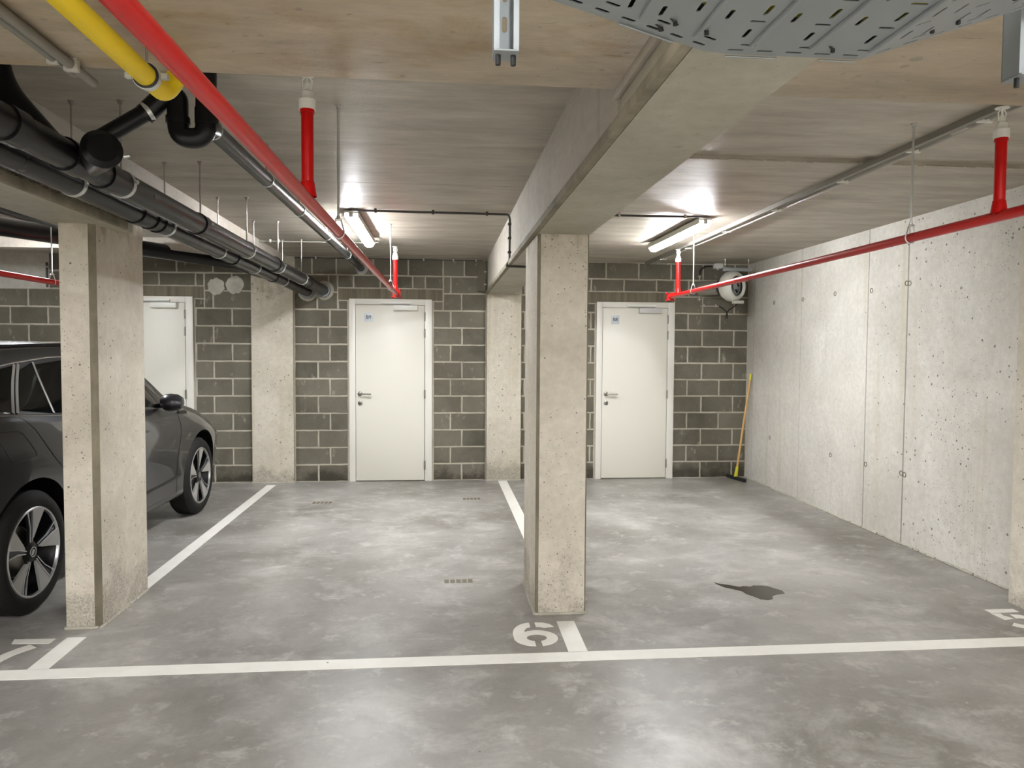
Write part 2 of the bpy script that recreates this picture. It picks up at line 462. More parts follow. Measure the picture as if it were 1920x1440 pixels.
# rough mortar along the foot of the right wall
m = MB(); y = 4.5
while y < 8.8:
    l = random.uniform(.03, .10); m.tube([(wx(y)-.004, y, .004), (wx(y)-.006, y+l, .006)], random.uniform(.005, .014), 6); y += l*random.uniform(.8, 1.4)
m.build('mortar_fillet', M['patch'], wr)

# back wall: mortar sheet with individually laid blocks in its surface
C_ = .2035; YB = 8.9
def back_wall():
    mb = MB(); mo = MB()
    mo.box(-7.4, 3.9, YB+.004, YB+.3, 0, 2.655)
    def block(x0, x1, z0, z1):
        g = .0078; j = lambda: random.uniform(-.0022, .0022)
        x0 += g; x1 -= g; z0 += g; z1 -= g
        if x1-x0 < .02 or z1-z0 < .02: return
        y = YB + random.uniform(-.0015, .0015)
        vs = []
        nx = max(2, int((x1-x0)/.07)); nz = 3; pts = []
        for i in range(nx+1): pts.append((x0+(x1-x0)*i/nx, z0))
        for i in range(1, nz+1): pts.append((x1, z0+(z1-z0)*i/nz))
        for i in range(1, nx+1): pts.append((x1-(x1-x0)*i/nx, z1))
        for i in range(1, nz): pts.append((x0, z1-(z1-z0)*i/nz))
        cxm, czm = (x0+x1)/2, (z0+z1)/2
        jit = [(p[0]+j(), p[1]+j()) for p in pts]
        fr = [mb._v((p[0]-.003*np.sign(p[0]-cxm), y, p[1]-.003*np.sign(p[1]-czm))) for p in jit]
        bk = [mb._v((p[0], YB+.008, p[1])) for p in jit]
        mb.bm.faces.new(fr[::-1]); n = len(pts)
        for i in range(n): mb.bm.faces.new((fr[i], fr[(i+1) % n], bk[(i+1) % n], bk[i]))
    doors = [(-3.81, -2.83), (-1.085, -.088), (1.875, 2.86)]
    lint = [(-3.95, -2.72), (-1.205, .031), (1.70, 2.86)]
    # zone: x0, x1, joint anchor for even courses, for odd courses
    zones = [(-7.4, -2.185, -2.62, -2.41), (-1.705, .545, -1.434, -1.296), (.965, 3.80, 3.217, 3.036)]
    for zi, (a, b_, ae, ao) in enumerate(zones):
        for k in range(13):
            z0, z1 = k*C_, min((k+1)*C_, 2.65)
            anc = ao if k % 2 else ae
            if zi == 0 and k >= 11 and True:
                pass
            js = set()
            n = -40
            while n < 40:
                xx = anc + n*.405
                if a+.03 < xx < b_-.03: js.add(round(xx, 4))
                n += 1
            if zi == 1:
                if k < 10: js = {x_ for x_ in js if x_ < -1.1} | ({.1205} if k % 2 else {.256})
                elif k == 10: js = {-1.44, -1.2, .03, .25}
                elif k == 11: js = {-1.31, -1.02, -.71, -.33, -.18, .12}
                else: js = {-1.5, -1.22, -.79, -.38, .03, .28}
            xs = [a] + sorted(js) + [b_]
            # cut at doors and lintels
            for x0, x1 in zip(xs[:-1], xs[1:]):
                parts = [(x0, x1, z0, z1)]
                for (d0, d1) in doors:
                    new = []
                    for (p0, p1, q0, q1) in parts:
                        if p1 <= d0 or p0 >= d1 or q0 > 2.15: new.append((p0, p1, q0, q1)); continue
                        if p0 < d0: new.append((p0, d0, q0, q1))
                        if p1 > d1: new.append((d1, p1, q0, q1))
                        if q1 > 2.17: new.append((max(p0, d0), min(p1, d1), 2.17, q1))
                    parts = new
                for (d0, d1) in lint:
                    new = []
                    for (p0, p1, q0, q1) in parts:
                        if p1 <= d0 or p0 >= d1 or q1 <= 2.145 or q0 >= 2.29: new.append((p0, p1, q0, q1)); continue
                        if p0 < d0: new.append((p0, d0, q0, q1))
                        if p1 > d1: new.append((d1, p1, q0, q1))
                        if q1 > 2.29: new.append((max(p0, d0), min(p1, d1), 2.29, q1))
                        if q0 < 2.145: new.append((max(p0, d0), min(p1, d1), q0, 2.145))
                    parts = new
                for p in parts:
                    if zi == 0 and p[2] > 2.2 and p[1] < -4.40: continue
                    block(*p)
    w = mo.build('wall_back', M['mortar'], None, kind='structure')
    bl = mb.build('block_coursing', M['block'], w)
    for (d0, d1) in lint:
        q = MB(); q.box(d0+.008, d1-.008, YB-.001, YB+.05, 2.152, 2.284, .002); q.build('lintel', M['lintel'], w)
    q = MB(); q.box(-7.4, -4.41, YB-.004, YB+.05, 2.235, 2.65); q.build('concrete_band', M['rwall'], w)
    for (x, z, r) in ((-2.585, 2.285, .095), (-2.375, 2.305, .10)):
        q = MB(); n = 26
        ring_ = [(x + r*(1+random.uniform(-.10, .08))*math.cos(2*PI*i/n), z + r*(1+random.uniform(-.10, .10))*math.sin(2*PI*i/n)) for i in range(n)]
        fr = [q._v((p[0], YB-.006, p[1])) for p in ring_]; bk = [q._v((x+(p[0]-x)*1.05, YB+.004, z+(p[1]-z)*1.05)) for p in ring_]
        q.bm.faces.new(fr)
        for i in range(n): q.bm.faces.new((fr[i], fr[(i+1) % n], bk[(i+1) % n], bk[i]))
        q.build('mortar_patch', M['patch'], w)
    return w
wb = back_wall()

# ------------------------------------------------------------------ columns, pilasters, beams
def col_obj(name, x0, x1, y0, y1, z1, ch, label, mat, cat='column', bulge=None):
    rt = root(name, (x0, y0, 0), label, cat)
    def sh(q):
        q.prism([(x0+ch[0], y0), (x1-ch[1], y0), (x1, y0+ch[1]), (x1, y1-.01), (x1-.01, y1), (x0+.01, y1), (x0, y1-.01), (x0, y0+ch[0])], 0, z1)
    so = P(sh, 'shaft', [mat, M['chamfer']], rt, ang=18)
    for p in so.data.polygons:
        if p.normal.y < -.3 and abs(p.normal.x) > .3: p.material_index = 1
    def ft(q):
        per = [(x0, y0, x1, y0), (x1, y0, x1, y1), (x0, y0, x0, y1)]
        for (a, b, c, d) in per:
            L = math.hypot(c-a, d-b); t = 0
            while t < L-.02:
                l = min(random.uniform(.02, .07), L-t)
                pa = (a+(c-a)*t/L, b+(d-b)*t/L, .002); pb = (a+(c-a)*(t+l)/L, b+(d-b)*(t+l)/L, .004)
                q.tube([pa, pb], random.uniform(.006, .016), 6); t += l*random.uniform(.8, 1.1)
    P(ft, 'mortar_fillet', M['patch'], rt, label='rough pale mortar fillet at the foot')
    return rt
c1 = col_obj('concrete_column', -2.068, -1.885, 4.272, 4.95, 2.24, (.002, .030), 'narrow concrete column in front of the grey car, left of bay 6', M['col'])
c2 = col_obj('concrete_column', .560, .862, 4.288, 4.905, 2.24, (.018, .008), 'freestanding square concrete column between the two empty bays', M['col'])
P(lambda q: q.box(-2.068, -1.885, 4.60, 4.95, 2.24, 2.46), 'head', M['col'], c1)
# pale lumps of mortar at the right foot of the centre column
def lump(q):
    for i in range(9):
        q.lathe([(-.012, 0), (-.008, .02), (.004, .024), (.012, .012), (.014, 0)], (.872+random.uniform(0,.03), 4.45+i*.045, .008+random.uniform(0,.02)), (0, 0, 1), 8)
P(lump, 'mortar_lumps', M['patch'], c2)
col_obj('concrete_pilaster', -2.185, -1.705, 8.845, 8.9035, 2.46, (.004, .004), 'wide pale concrete pilaster in the block wall left of door B9', M['pil'], 'pilaster')
col_obj('concrete_pilaster', .548, .965, 8.845, 8.9035, 2.24, (.004, .004), 'stained concrete pilaster in the block wall right of door B9', M['pil'], 'pilaster')
rp = root('concrete_pilaster', (3.56, 3.6, 0), 'concrete pier at the right edge, standing proud of the concrete wall', 'pilaster')
P(lambda q: q.prism([(3.56, 2.9), (3.738, 2.9), (3.738, 4.29), (3.575, 4.29), (3.56, 4.275)], 0, 2.65), 'shaft', M['col'], rp)
# piece of concrete beside the beam end
m = MB((.505, 8.86, 2.26)); m.box(.44, .545, 8.85, 8.95, 2.27, 2.63, .003); tag(m.build('concrete_padstone', M['lintel']), 'small dark concrete block at the wall beside the main beam end', 'padstone')

# main beam over the centre column
bm1 = root('concrete_beam', (.56, 2.3, 2.24), 'deep concrete beam running over the freestanding column to the block wall', 'beam')
P(lambda q: q.box(.56, .866, .9, 8.90, 2.24, 2.70, 0), 'beam_core', M['beam'], bm1)
for (ya, yb) in ((2.32, 3.772), (3.777, 6.893), (6.898, 8.84)):
    P(lambda q: q.box(.553, .562, ya, yb, 2.285, 2.66), 'side_cladding', M['beamface'], bm1)
P(lambda q: q.prism([(.530, .9), (.560, .9), (.560, 8.88), (.530, 8.88)], 2.241, 2.277, .003), 'edge_strip', M['chamfer'], bm1)
def rag(q):
    y = 2.35
    while y < 6.5:
        l = random.uniform(.015, .05); z = 2.282+random.uniform(-.003, .006)
        q.tube([(.548, y, z), (.546, y+l, z+random.uniform(-.004,.004))], random.uniform(.003, .007), 5); y += l*random.uniform(.8, 1.5)
P(rag, 'ragged_mortar', M['grout'], bm1)
P(lambda q: q.box(.543, .562, .9, 2.33, 2.352, 2.386, .003), 'upper_edge_strip', M['beamface'], bm1)
# left beam
bm2 = root('concrete_beam', (-1.8, 4.2, 2.24), 'concrete beam over the narrow left column, beside the two black drain pipes', 'beam')
P(lambda q: (q.box(-2.12, -1.80, .9, 4.58, 2.24, 2.70), q.box(-2.12, -1.80, 4.58, 8.90, 2.46, 2.70)), 'beam_core', M['beam'], bm2)
P(lambda q: q.box(-1.80, -1.79, 2.3, 8.84, 2.47, 2.66), 'side_cladding', M['beamface'], bm2)
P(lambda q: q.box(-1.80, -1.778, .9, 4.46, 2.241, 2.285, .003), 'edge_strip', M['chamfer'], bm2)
def rag2(q):
    y = 2.4
    while y < 4.5:
        l = random.uniform(.015, .05); z = 2.29+random.uniform(-.003, .006)
        q.tube([(-1.785, y, z), (-1.783, y+l, z+random.uniform(-.006,.008))], random.uniform(.004, .010), 5); y += l*random.uniform(.7, 1.3)
P(rag2, 'ragged_mortar', M['grout'], bm2)
# cross beam with the stained underside, close overhead
m = MB((0, 1.6, 2.385)); m.box(-7.4, 3.74, .9, 2.33, 2.385, 2.70, .002)
tag(m.build('concrete_beam', M['soffit']), 'wide cross beam overhead at the front, stained beige underside', 'beam')
m = MB((-4.7, 7.8, 2.53)); m.box(-7.4, -2.12, 7.6, 7.98, 2.53, 2.70, .003)
tag(m.build('concrete_beam', M['beamface']), 'shallow pale cross beam near the block wall above the grey car', 'beam')

# ------------------------------------------------------------------ floor markings
def mark(name, x0, x1, y0, y1, label, skew=0):
    q = MB(((x0+x1)/2, (y0+y1)/2, 0)); q.prism([(x0, y0), (x1, y0), (x1+skew, y1), (x0+skew, y1)], 0.0004, .0022)
    return tag(q.build(name, M['paint']), label, 'line')
q = MB((0, 3.67, 0)); q.prism([(-3.6, 3.63), (3.60, 3.612), (3.60, 3.728), (-3.6, 3.74)], .0004, .0022)
tag(q.build('stop_line', M['paint']), 'long white line painted across the front of the bays', 'line')
mark('tick_line', -1.995, -1.895, 3.735, 4.142, 'short white tick on the floor at the foot of the narrow left column', -.007)
mark('tick_line', .664, .766, 3.73, 4.170, 'short white tick on the floor at the foot of the freestanding column', .006)
mark('bay_line', -1.99, -1.89, 4.952, 8.68, 'white bay line running from the narrow left column to the block wall', .005)
mark('bay_line', .692, .797, 4.907, 8.83, 'white bay line behind the freestanding column', 0)
mark('bay_line', -5.0, -4.9, 4.4, 8.68, 'white bay line on the far side of the grey car', 0)

def digits(name, org, outs, label):
    o = plate(name, [[(p[0], p[1]) for p in poly] for poly in outs], .0018, M['paint'])
    o.location = (org[0], org[1], .0013)
    return tag(o, label, 'number')
def arc(cx_, cy_, rx, ry, a0, a1, n=14):
    return [(cx_+rx*math.cos(math.radians(a0+(a1-a0)*i/n)), cy_+ry*math.sin(math.radians(a0+(a1-a0)*i/n))) for i in range(n+1)]
# stencilled 6
W6 = .068
out6 = [[(.108, .340)] + arc(.115, .170, .115, .170, 95, 180, 12) + arc(.115, .115, .115, .115, 185, 266, 10) + [(.108, .067)] + arc(.125, .115, .055, .048, 250, -72, 22) + [(.143, .0)]
         + arc(.125, .112, .115, .112, -78, 90, 16) + [(.085, .214), (.068, .200), (.070, .228), (.085, .258), (.108, .272)],
        [(.140, .340), (.185, .335), (.222, .312), (.242, .268), (.185, .258), (.165, .270), (.140, .276)]]
digits('bay_number', (.400, 3.822, 0), out6, 'white stencilled number 6 painted on the floor')
# stencilled 5 (right edge)
out5 = [stroke([(.03, .303), (.215, .303)], .055),
        stroke([(.052, .262), (.045, .185), (.085, .200)], .06),
        stroke([(.118, .212), (.158, .205), (.195, .165), (.195, .105), (.160, .052), (.128, .040)], .064),
        stroke([(.100, .038), (.055, .052), (.020, .090)], .06)]
digits('bay_number', (3.275, 3.826, 0), out5, 'white stencilled number 5 painted on the floor at the right edge')
# stencilled 7 (left edge)
out7 = [[(-.225, .252), (-.030, .240), (-.028, .306), (-.243, .312)],
        stroke([(-.075, .198), (-.100, .165), (-.135, .105), (-.160, .035), (-.168, -.02)], [.055, .062, .066, .066, .066])]
out7[1] = stroke([(-.095, .210), (-.130, .165), (-.160, .105), (-.178, .04), (-.185, -.01)], [.07, .068, .066, .066, .066])
digits('bay_number', (-2.025, 3.826, 0), out7, 'white stencilled number 7 painted on the floor at the left edge')

# puddle
pud = [(1.848,4.815),(1.87,4.78),(1.93,4.745),(1.985,4.70),(2.02,4.715),(2.06,4.70),(2.09,4.722),(2.14,4.718),(2.18,4.70),(2.20,4.665),(2.235,4.60),(2.225,4.545),(2.16,4.53),(2.12,4.50),(2.10,4.45),(2.06,4.43),(2.02,4.45),(2.00,4.50),(1.97,4.555),(1.965,4.61),(1.93,4.65),(1.88,4.70),(1.855,4.76)]
mp, nt, b = newmat('damp_floor'); b.inputs['Base Color'].default_value = srgb(66,61,54); b.inputs['Roughness'].default_value = .16
n = nt.nodes.new('ShaderNodeTexNoise'); n.inputs['Scale'].default_value = 12; g_ = nt.nodes.new('ShaderNodeNewGeometry'); nt.links.new(g_.outputs['Position'], n.inputs['Vector'])
mr_ = nt.nodes.new('ShaderNodeMapRange'); mr_.inputs['To Min'].default_value = .1; mr_.inputs['To Max'].default_value = .25
nt.links.new(n.outputs['Fac'], mr_.inputs['Value']); nt.links.new(mr_.outputs[0], b.inputs['Roughness'])
q = MB((2.0, 4.6, 0)); q.prism(pud, .0002, .0012); tag(q.build('puddle', mp), 'small dark wet patch on the floor of the right bay', 'puddle')

# faint tyre tread prints
M['tread'] = simple('tyre_residue', srgb(112,104,88), .5)
def tread(x, y, w, h, lab):
    q = MB((x, y, 0))
    for i in range(5):
        a = x + (i-2.5)*w/5 + .004; bb = a + w/5 - .010
        q.prism([(a, y), (bb, y+random.uniform(-.004, .004)), (bb, y+h), (a, y+h+random.uniform(-.004, .004))], .0002, .0007)
    tag(q.build('tyre_print', M['tread']), lab, 'tyre mark')
tread(.125, 4.93, .20, .075, 'small dark tyre tread print on the floor left of the freestanding column')
tread(-1.2, 7.62, .20, .09, 'small dark tyre tread print on the floor near the left white bay line')
tread(.33, 7.72, .19, .09, 'small dark tyre tread print on the floor near the middle white bay line')

# ------------------------------------------------------------------ doors
def door(n, x0, x1, sign_txt, closer_mat, label, hinge=True):
    F = 8.872
    rt = MB((x0, F, 0))
    fw, fh = .072, 2.165
    # frame: two jambs and a head, proud of the wall
    rt.box(x0, x0+fw, F, YB+.03, 0, fh, .003); rt.box(x1-fw-.012, x1, F, YB+.03, 0, fh, .003); rt.box(x0+fw, x1-fw-.012, F, YB+.03, fh-.068, fh, .003)
    fr = rt.build('door_%d' % n, M['frame'], None, kind='structure')
    def part(fn, name, mat, par=fr, **k):
        mm = MB((x0, F, 0)); fn(mm); o = mm.build(name, mat, None, **k); o.parent = par; o.location = (0, 0, 0); return o
    lx0, lx1 = x0+fw+.004, x1-fw-.018
    leaf = part(lambda q: q.box(lx0, lx1, F+.006, F+.045, .012, fh-.073, .002), 'door_leaf', M['door'])
    part(lambda q: (q.box(lx0-.006, lx1+.008, F+.046, F+.05, .0, fh-.06)), 'door_rebate', M['door_gap'])  # near-black backing that shows in the gap round the leaf
    hx, hz = lx0+.047, 1.045
    def handle(q):
        q.lathe([(0, .027), (.008, .027), (.010, .024), (.010, 0)], (hx, F+.006, hz), (0, -1, 0), 24)
        q.tube(fillet([(hx, F, hz), (hx, F-.05, hz), (hx+.135, F-.052, hz-.003)], .02), .0095, 12)
    part(handle, 'door_handle', M['steel'], leaf)
    part(lambda q: (q.lathe([(0, .026), (.008, .026), (.010, .023), (.010, 0)], (hx+.002, F+.006, .935), (0, -1, 0), 24)), 'lock_rose', M['steel'], leaf)
    part(lambda q: (q.lathe([(0, .008), (.002, .008), (.002, 0)], (hx+.002, F-.004, .938), (0, -1, 0), 12), q.box(hx-.002, hx+.006, F-.006, F-.003, .918, .938)), 'keyhole', M['ink'], leaf)
    # closer
    bx0 = lx0 + .44
    part(lambda q: q.box(bx0, bx0+.285, F-.045, F+.006, 2.032, 2.092, .004), 'closer_body', closer_mat, leaf)
    part(lambda q: q.box(bx0-.15, bx0+.21, F-.030, F-.004, 2.112, 2.132, .003), 'closer_rail', M['closer_w'])
    part(lambda q: (q.tube([(bx0+.20, F-.028, 2.104), (bx0-.13, F-.024, 2.108)], .006, 8), q.lathe([(0, .012), (.014, .012)], (bx0+.2, F-.028, 2.09), (0, 0, 1), 12)), 'closer_arm', M['closer'], leaf)
    for hz2 in (1.96, 1.765, 1.04, .19):
        part(lambda q: q.lathe([(-.052, .0), (-.052, .008), (-.002, .008), (-.002, .0065), (.002, .0065), (.002, .008), (.052, .008), (.052, 0)], (x1-fw-.014, F-.006, hz2), (0, 0, 1), 12), 'hinge', M['steel'])
    if sign_txt:
        sx = lx0+.152
        sg = part(lambda q: q.box(sx-.052, sx+.052, F+.002, F+.006, 1.897, 2.001, .0015), 'sign_plate', M['sign'], leaf)
        t = text_mesh('sign_text', sign_txt, .058, M['ink'], Matrix.Translation((sx-x0, .001-.0, 1.949)) @ Matrix.Rotation(PI/2, 4, 'X'), .0008, sg, bold=.0005)
    # latch dark mark
    part(lambda q: q.box(lx0-.006, lx0-.001, F+.001, F+.012, 1.0, 1.10), 'latch_keep', M['steel'])
    tag(fr, label, 'door')
    return fr
door(1, -1.071, -.100, 'B9', M['closer_w'], 'white door with the small B9 sign, behind bay 6')
door(2, 1.886, 2.858, 'B8', M['closer'], 'white door with the small B8 sign, in the right bay')
door(3, -3.812, -2.842, '', M['closer_w'], 'white door partly hidden behind the narrow column and the grey car')

# ------------------------------------------------------------------ ceiling tube lights
def fixture(x, y0, y1, label, group='tube lights on the ceiling'):
    zc = 2.60
    rt = root('ceiling_light', (x, (y0+y1)/2, 2.65), label, 'light', group)
    def dif(q):
        q.bm.verts.ensure_lookup_table()
        pr = [(-.048, .018), (-.046, -.012), (-.034, -.034), (-.015, -.043), (.015, -.043), (.034, -.034), (.046, -.012), (.048, .018)]
        def ring_(yy, s): return [q._v((x+p[0]*s, yy, zc-.004+p[1]*s)) for p in pr]
        rs = [ring_(y0, .8), ring_(y0+.012, 1), ring_(y1-.012, 1), ring_(y1, .8)]
        for a, b2 in zip(rs[:-1], rs[1:]):
            for k in range(8): q.bm.faces.new((a[k], a[(k+1) % 8], b2[(k+1) % 8], b2[k]))
        q.bm.faces.new(rs[0]); q.bm.faces.new(rs[-1][::-1])
    ho = P(lambda q: (q.box(x-.054, x+.054, y0-.006, y1+.006, zc+.014, zc+.034, .004),
                      q.box(x-.054, x-.0495, y0-.006, y1+.006, zc-.012, zc+.016), q.box(x+.0495, x+.054, y0-.006, y1+.006, zc-.012, zc+.016)), 'housing', M['white'], rt)
    d_ = P(dif, 'diffuser', M['tube_aisle'] if y0 < 0 else M['tube'], rt, label='glowing white diffuser'); d_.parent = ho
    for (ya, yb) in ((y0+.15, y0+.19), (y1-.19, y1-.15)):
        P(lambda q: q.box(x-.025, x+.025, ya, yb, zc+.034, 2.65), 'bracket', M['zinc'], rt)
    for yy in ([y0+.0, y1-.0]):
        P(lambda q: q.box(x-.018, x+.018, yy-.012, yy+.012, zc-.018, zc+.02, .003), 'end_clip', M['zinc'], rt).parent = ho
    return rt
fixture(-.688, 5.86, 7.32, 'lit tube light on the ceiling in front of door B9')
fixture(2.105, 5.80, 7.25, 'lit tube light on the ceiling in the right bay')
fixture(-3.55, 5.90, 7.35, 'lit tube light on the ceiling above the grey car')
# the aisle behind the camera
for x in (-5.4, -3.5, -1.6, .3, 2.2):
    rt = fixture(x, -1.75, -.30, 'added fill tube light behind the camera, back row of the aisle', 'tube lights over the driving aisle')
    rt = fixture(x, -4.2, -2.75, 'added fill tube light behind the camera, back row of the aisle', 'tube lights over the driving aisle')  # unseen back row, added as fill light for the bays

# ------------------------------------------------------------------ conduits
def conduit(name, pts, r, label, clips, mat=None, cat='conduit', clipmat=None, rad=.04):
    rt = root(name, pts[0], label, cat)
    P(lambda q: q.tube(fillet(pts, rad), r, 10), 'tube', mat or M['cable'], rt)
    for c in clips:
        x, y, z, ax = c
        def clip(q):
            s = r+.006
            if ax == 'x': q.box(x-.009, x+.009, y-s, y+s, z-s, z+s+.008, .002)
            elif ax == 'y': q.box(x-s, x+s, y-.009, y+.009, z-s, z+s+.008, .002)
            elif ax == 'wz': q.box(x-s, x+s, y-s, y+s+.008, z-.009, z+.009, .002)
            else: q.box(x-s, x+s+.006, y-s, y+s, z-.009, z+.009, .002)
        P(clip, 'clip', clipmat or M['conduit'], rt)
    return rt
conduit('conduit', [(-.68, 5.84, 2.634), (.53, 5.86, 2.634), (.541, 5.865, 2.60), (.541, 5.87, 2.27), (.51, 5.89, 2.232), (.70, 5.90, 2.230)], .009,
        'dark conduit from the tube light before door B9 down the main beam', [(-.5,5.842,2.634,'x'),(-.06,5.85,2.634,'x'),(.36,5.856,2.634,'x'),(.541,5.868,2.56,'z'),(.541,5.868,2.45,'z'),(.541,5.87,2.34,'z')], clipmat=M['cable'])
conduit('conduit', [(.868, 5.80, 2.634), (2.09, 5.77, 2.634)], .009, 'dark conduit on the ceiling from the main beam to the right bay light',
        [(1.05,5.796,2.634,'x'),(1.40,5.79,2.634,'x'),(1.93,5.775,2.634,'x')])
conduit('conduit', [(-1.69, 8.86, 2.632), (.50, 8.86, 2.632), (.527, 8.86, 2.60), (.527, 8.85, 2.26)], .007, 'thin conduit along the top of the block wall above door B9',
        [(x, 8.86, 2.632, 'x') for x in (-1.45, -1.0, -.2, .15, .42)] + [(.527, 8.85, 2.5, 'z'), (.527, 8.85, 2.35, 'z')], mat=M['cable'])
conduit('conduit', [(-1.80, 7.60, 2.634), (-.62, 7.57, 2.634)], .008, 'thin grey conduit crossing the ceiling above the drain pipes',
        [(x, 7.585, 2.634, 'x') for x in (-1.68, -1.6, -1.1, -.75)], mat=M['conduit'], clipmat=M['white'])
conduit('conduit', [(-4.43, 8.886, 2.53), (-4.43, 8.886, 2.25)], .012, 'dark vertical conduit on the block wall above the grey car', [(-4.43, 8.886, 2.48, 'wz'), (-4.43, 8.886, 2.3, 'wz')])
# right-hand pair on a rail
rt = root('conduit_run', (2.49, 6, 2.65), 'pair of grey conduits running along the ceiling of the right bay', 'conduit')
ca, cb_ = (2.445, 3.02), (2.535, 8.86)
P(lambda q: q.tube([(2.47, 2.3, 2.628), (2.52, 4.6, 2.628), (2.545, 8.86, 2.628)], .011, 10), 'tube', M['conduit'], rt)
P(lambda q: q.tube([(2.44, 2.3, 2.632), (2.49, 4.6, 2.632), (2.512, 8.86, 2.632)], .010, 10), 'tube', M['greyrub'], rt)
P(lambda q: q.prism([(2.395, 2.34), (2.425, 2.34), (2.50, 8.88), (2.475, 8.88)], 2.618, 2.65), 'rail', M['greyrub'], rt)
for y in (3.2, 3.72, 4.42, 5.35, 6.35, 7.4, 8.3):
    x = 2.452 + (y-3)*.0125
    P(lambda q: q.box(x-.03, x+.045, y-.010, y+.010, 2.612, 2.65, .003), 'clip', M['white'], rt)
P(lambda q: q.tube([(2.462, 3.30, 2.632), (2.468, 3.42, 2.632)], .0155, 12), 'coupling', M['conduit'], rt)
# conduit on the near soffit, top left: two grey tubes
rt = root('conduit_run', (-1.42, 1.6, 2.385), 'two grey conduits under the cross beam at the top left corner', 'conduit')
P(lambda q: q.tube([(-1.045, .9, 2.366), (-1.05, 2.40, 2.366)], .014, 12), 'tube', M['greyrub'], rt)
P(lambda q: q.tube([(-1.083, .9, 2.370), (-1.080, 2.34, 2.370)], .011, 12), 'tube', M['greyrub'], rt)
P(lambda q: (q.box(-1.068, -1.028, 2.25, 2.27, 2.348, 2.386, .003), q.box(-1.098, -1.067, 2.22, 2.235, 2.355, 2.386, .003)), 'clip', M['conduit'], rt)

# ------------------------------------------------------------------ pipes
def rod(q, x, y, z0, z1=2.65, r=.0045):
    q.tube([(x, y, z0), (x, y, z1)], r, 8); q.lathe([(0, .014), (-.004, .014), (-.004, 0)], (x, y, z1), (0, 0, 1), 14)
    q.lathe([(0, .009), (.010, .009)], (x, y, z1-.014), (0, 0, 1), 6)

def lerp(a, b, t): return tuple(a[i]+(b[i]-a[i])*t for i in range(3))
def at_y(a, b, y):
    return lerp(a, b, (y-a[1])/(b[1]-a[1]))

def drain(label, a, b, r, clampys, couplings, collar=True):
    rt = root('drain_pipe', a, label, 'pipe')
    ax = V(b)-V(a)
    P(lambda q: q.tube([a, b], r, 32), 'pipe', M['black'], rt)
    for y in clampys:
        c = at_y(a, b, y)
        def cl(q):
            q.band(c, ax, r+.001, .027, .0035, 32)
            q.lathe([(-.010, .006), (.010, .006)], (c[0]-r-.010, c[1], c[2]+.01), (0, 1, 0), 8); q.lathe([(-.014, .0055), (.014, .0055)], (c[0]+r+.009, c[1], c[2]+.012), (0, 1, 0), 8)
            q.box(c[0]+r-.002, c[0]+r+.014, c[1]-.010, c[1]+.010, c[2]+.002, c[2]+.006); q.box(c[0]+r-.002, c[0]+r+.014, c[1]-.010, c[1]+.010, c[2]+.014, c[2]+.018)
        hr = P(lambda q: rod(q, c[0], c[1], c[2]+r, 2.65), 'hanger_rod', M['rod'], rt)
        P(cl, 'pipe_clamp', M['zinc'], rt, label='shiny zinc clamp ring').parent = hr
    for (y, l) in couplings:
        c0, c1_ = at_y(a, b, y-l/2), at_y(a, b, y+l/2)
        P(lambda q: q.lathe([(0, r), (0, r+.007), ((V(c1_)-V(c0)).length*.94, r+.007), ((V(c1_)-V(c0)).length, r+.001)], c0, ax, 32), 'coupling', M['black'], rt)
    if collar:
        e = V(b) - ax.normalized()*.06
        def colr(q):
            q.lathe([(0, r+.004), (0, r+.020), (.055, r+.022), (.055, r+.004)], e, ax, 32, closed=True)
            for k in range(22):
                t = 2*PI*k/22; c = e + V((math.cos(t)*(r+.022), 0, math.sin(t)*(r+.022)))
                q.box(c.x-.004, c.x+.004, c.y-.004, c.y+.05, c.z-.004, c.z+.004)
        P(colr, 'fire_collar', M['galv'], rt, label='galvanised fire collar at the wall')
        P(lambda q: q.lathe([(0, r+.002), (0, r+.05), (.012, r+.058)], V(b)-ax.normalized()*.012, ax, 28), 'mortar_ring', M['patch'], rt)
    return rt
pa = drain('upper black drain pipe of the pair running along the left beam to the block wall', (-1.425, 1.0, 2.300), (-1.362, 8.9, 2.258), .0575,
           (3.46, 4.52, 5.53, 6.52, 7.55), ((2.62, .10), (3.02, .12), (3.30, .08), (4.50, .10), (6.40, .08), (7.9, .1)))
pb = drain('lower black drain pipe of the pair, next to the left beam', (-1.66, 1.0, 2.318), (-1.548, 8.9, 2.240), .0575,
           (3.49, 4.56, 5.55, 6.52, 7.6), ((4.18, .10), (4.33, .03), (4.44, .03), (5.9, .03), (7.2, .06)))
# inlet branches on the upper pipe
P(lambda q: q.tube(fillet([(-1.632, 2.90, 2.66), (-1.60, 2.90, 2.50), (-1.43, 2.90, 2.30)], .08), .058, 24), 'inlet_branch', M['black'], pa)
# branch from the trap joins here
P(lambda q: (q.tube([(-1.40, 3.14, 2.295), (-1.29, 2.98, 2.300), (-1.265, 2.945, 2.302)], .07, 28, rs=[.052, .066, .070]), q.lathe([(0, .070), (.012, .072), (.03, .052), (.034, 0)], (-1.265, 2.945, 2.302), (.5, -.85, .1), 28)), 'branch_socket', M['black'], pa)
P(lambda q: q.tube([(-1.19, 2.96, 2.285), (-1.165, 2.955, 2.288)], .007, 8), 'bolt', M['zinc'], pa)

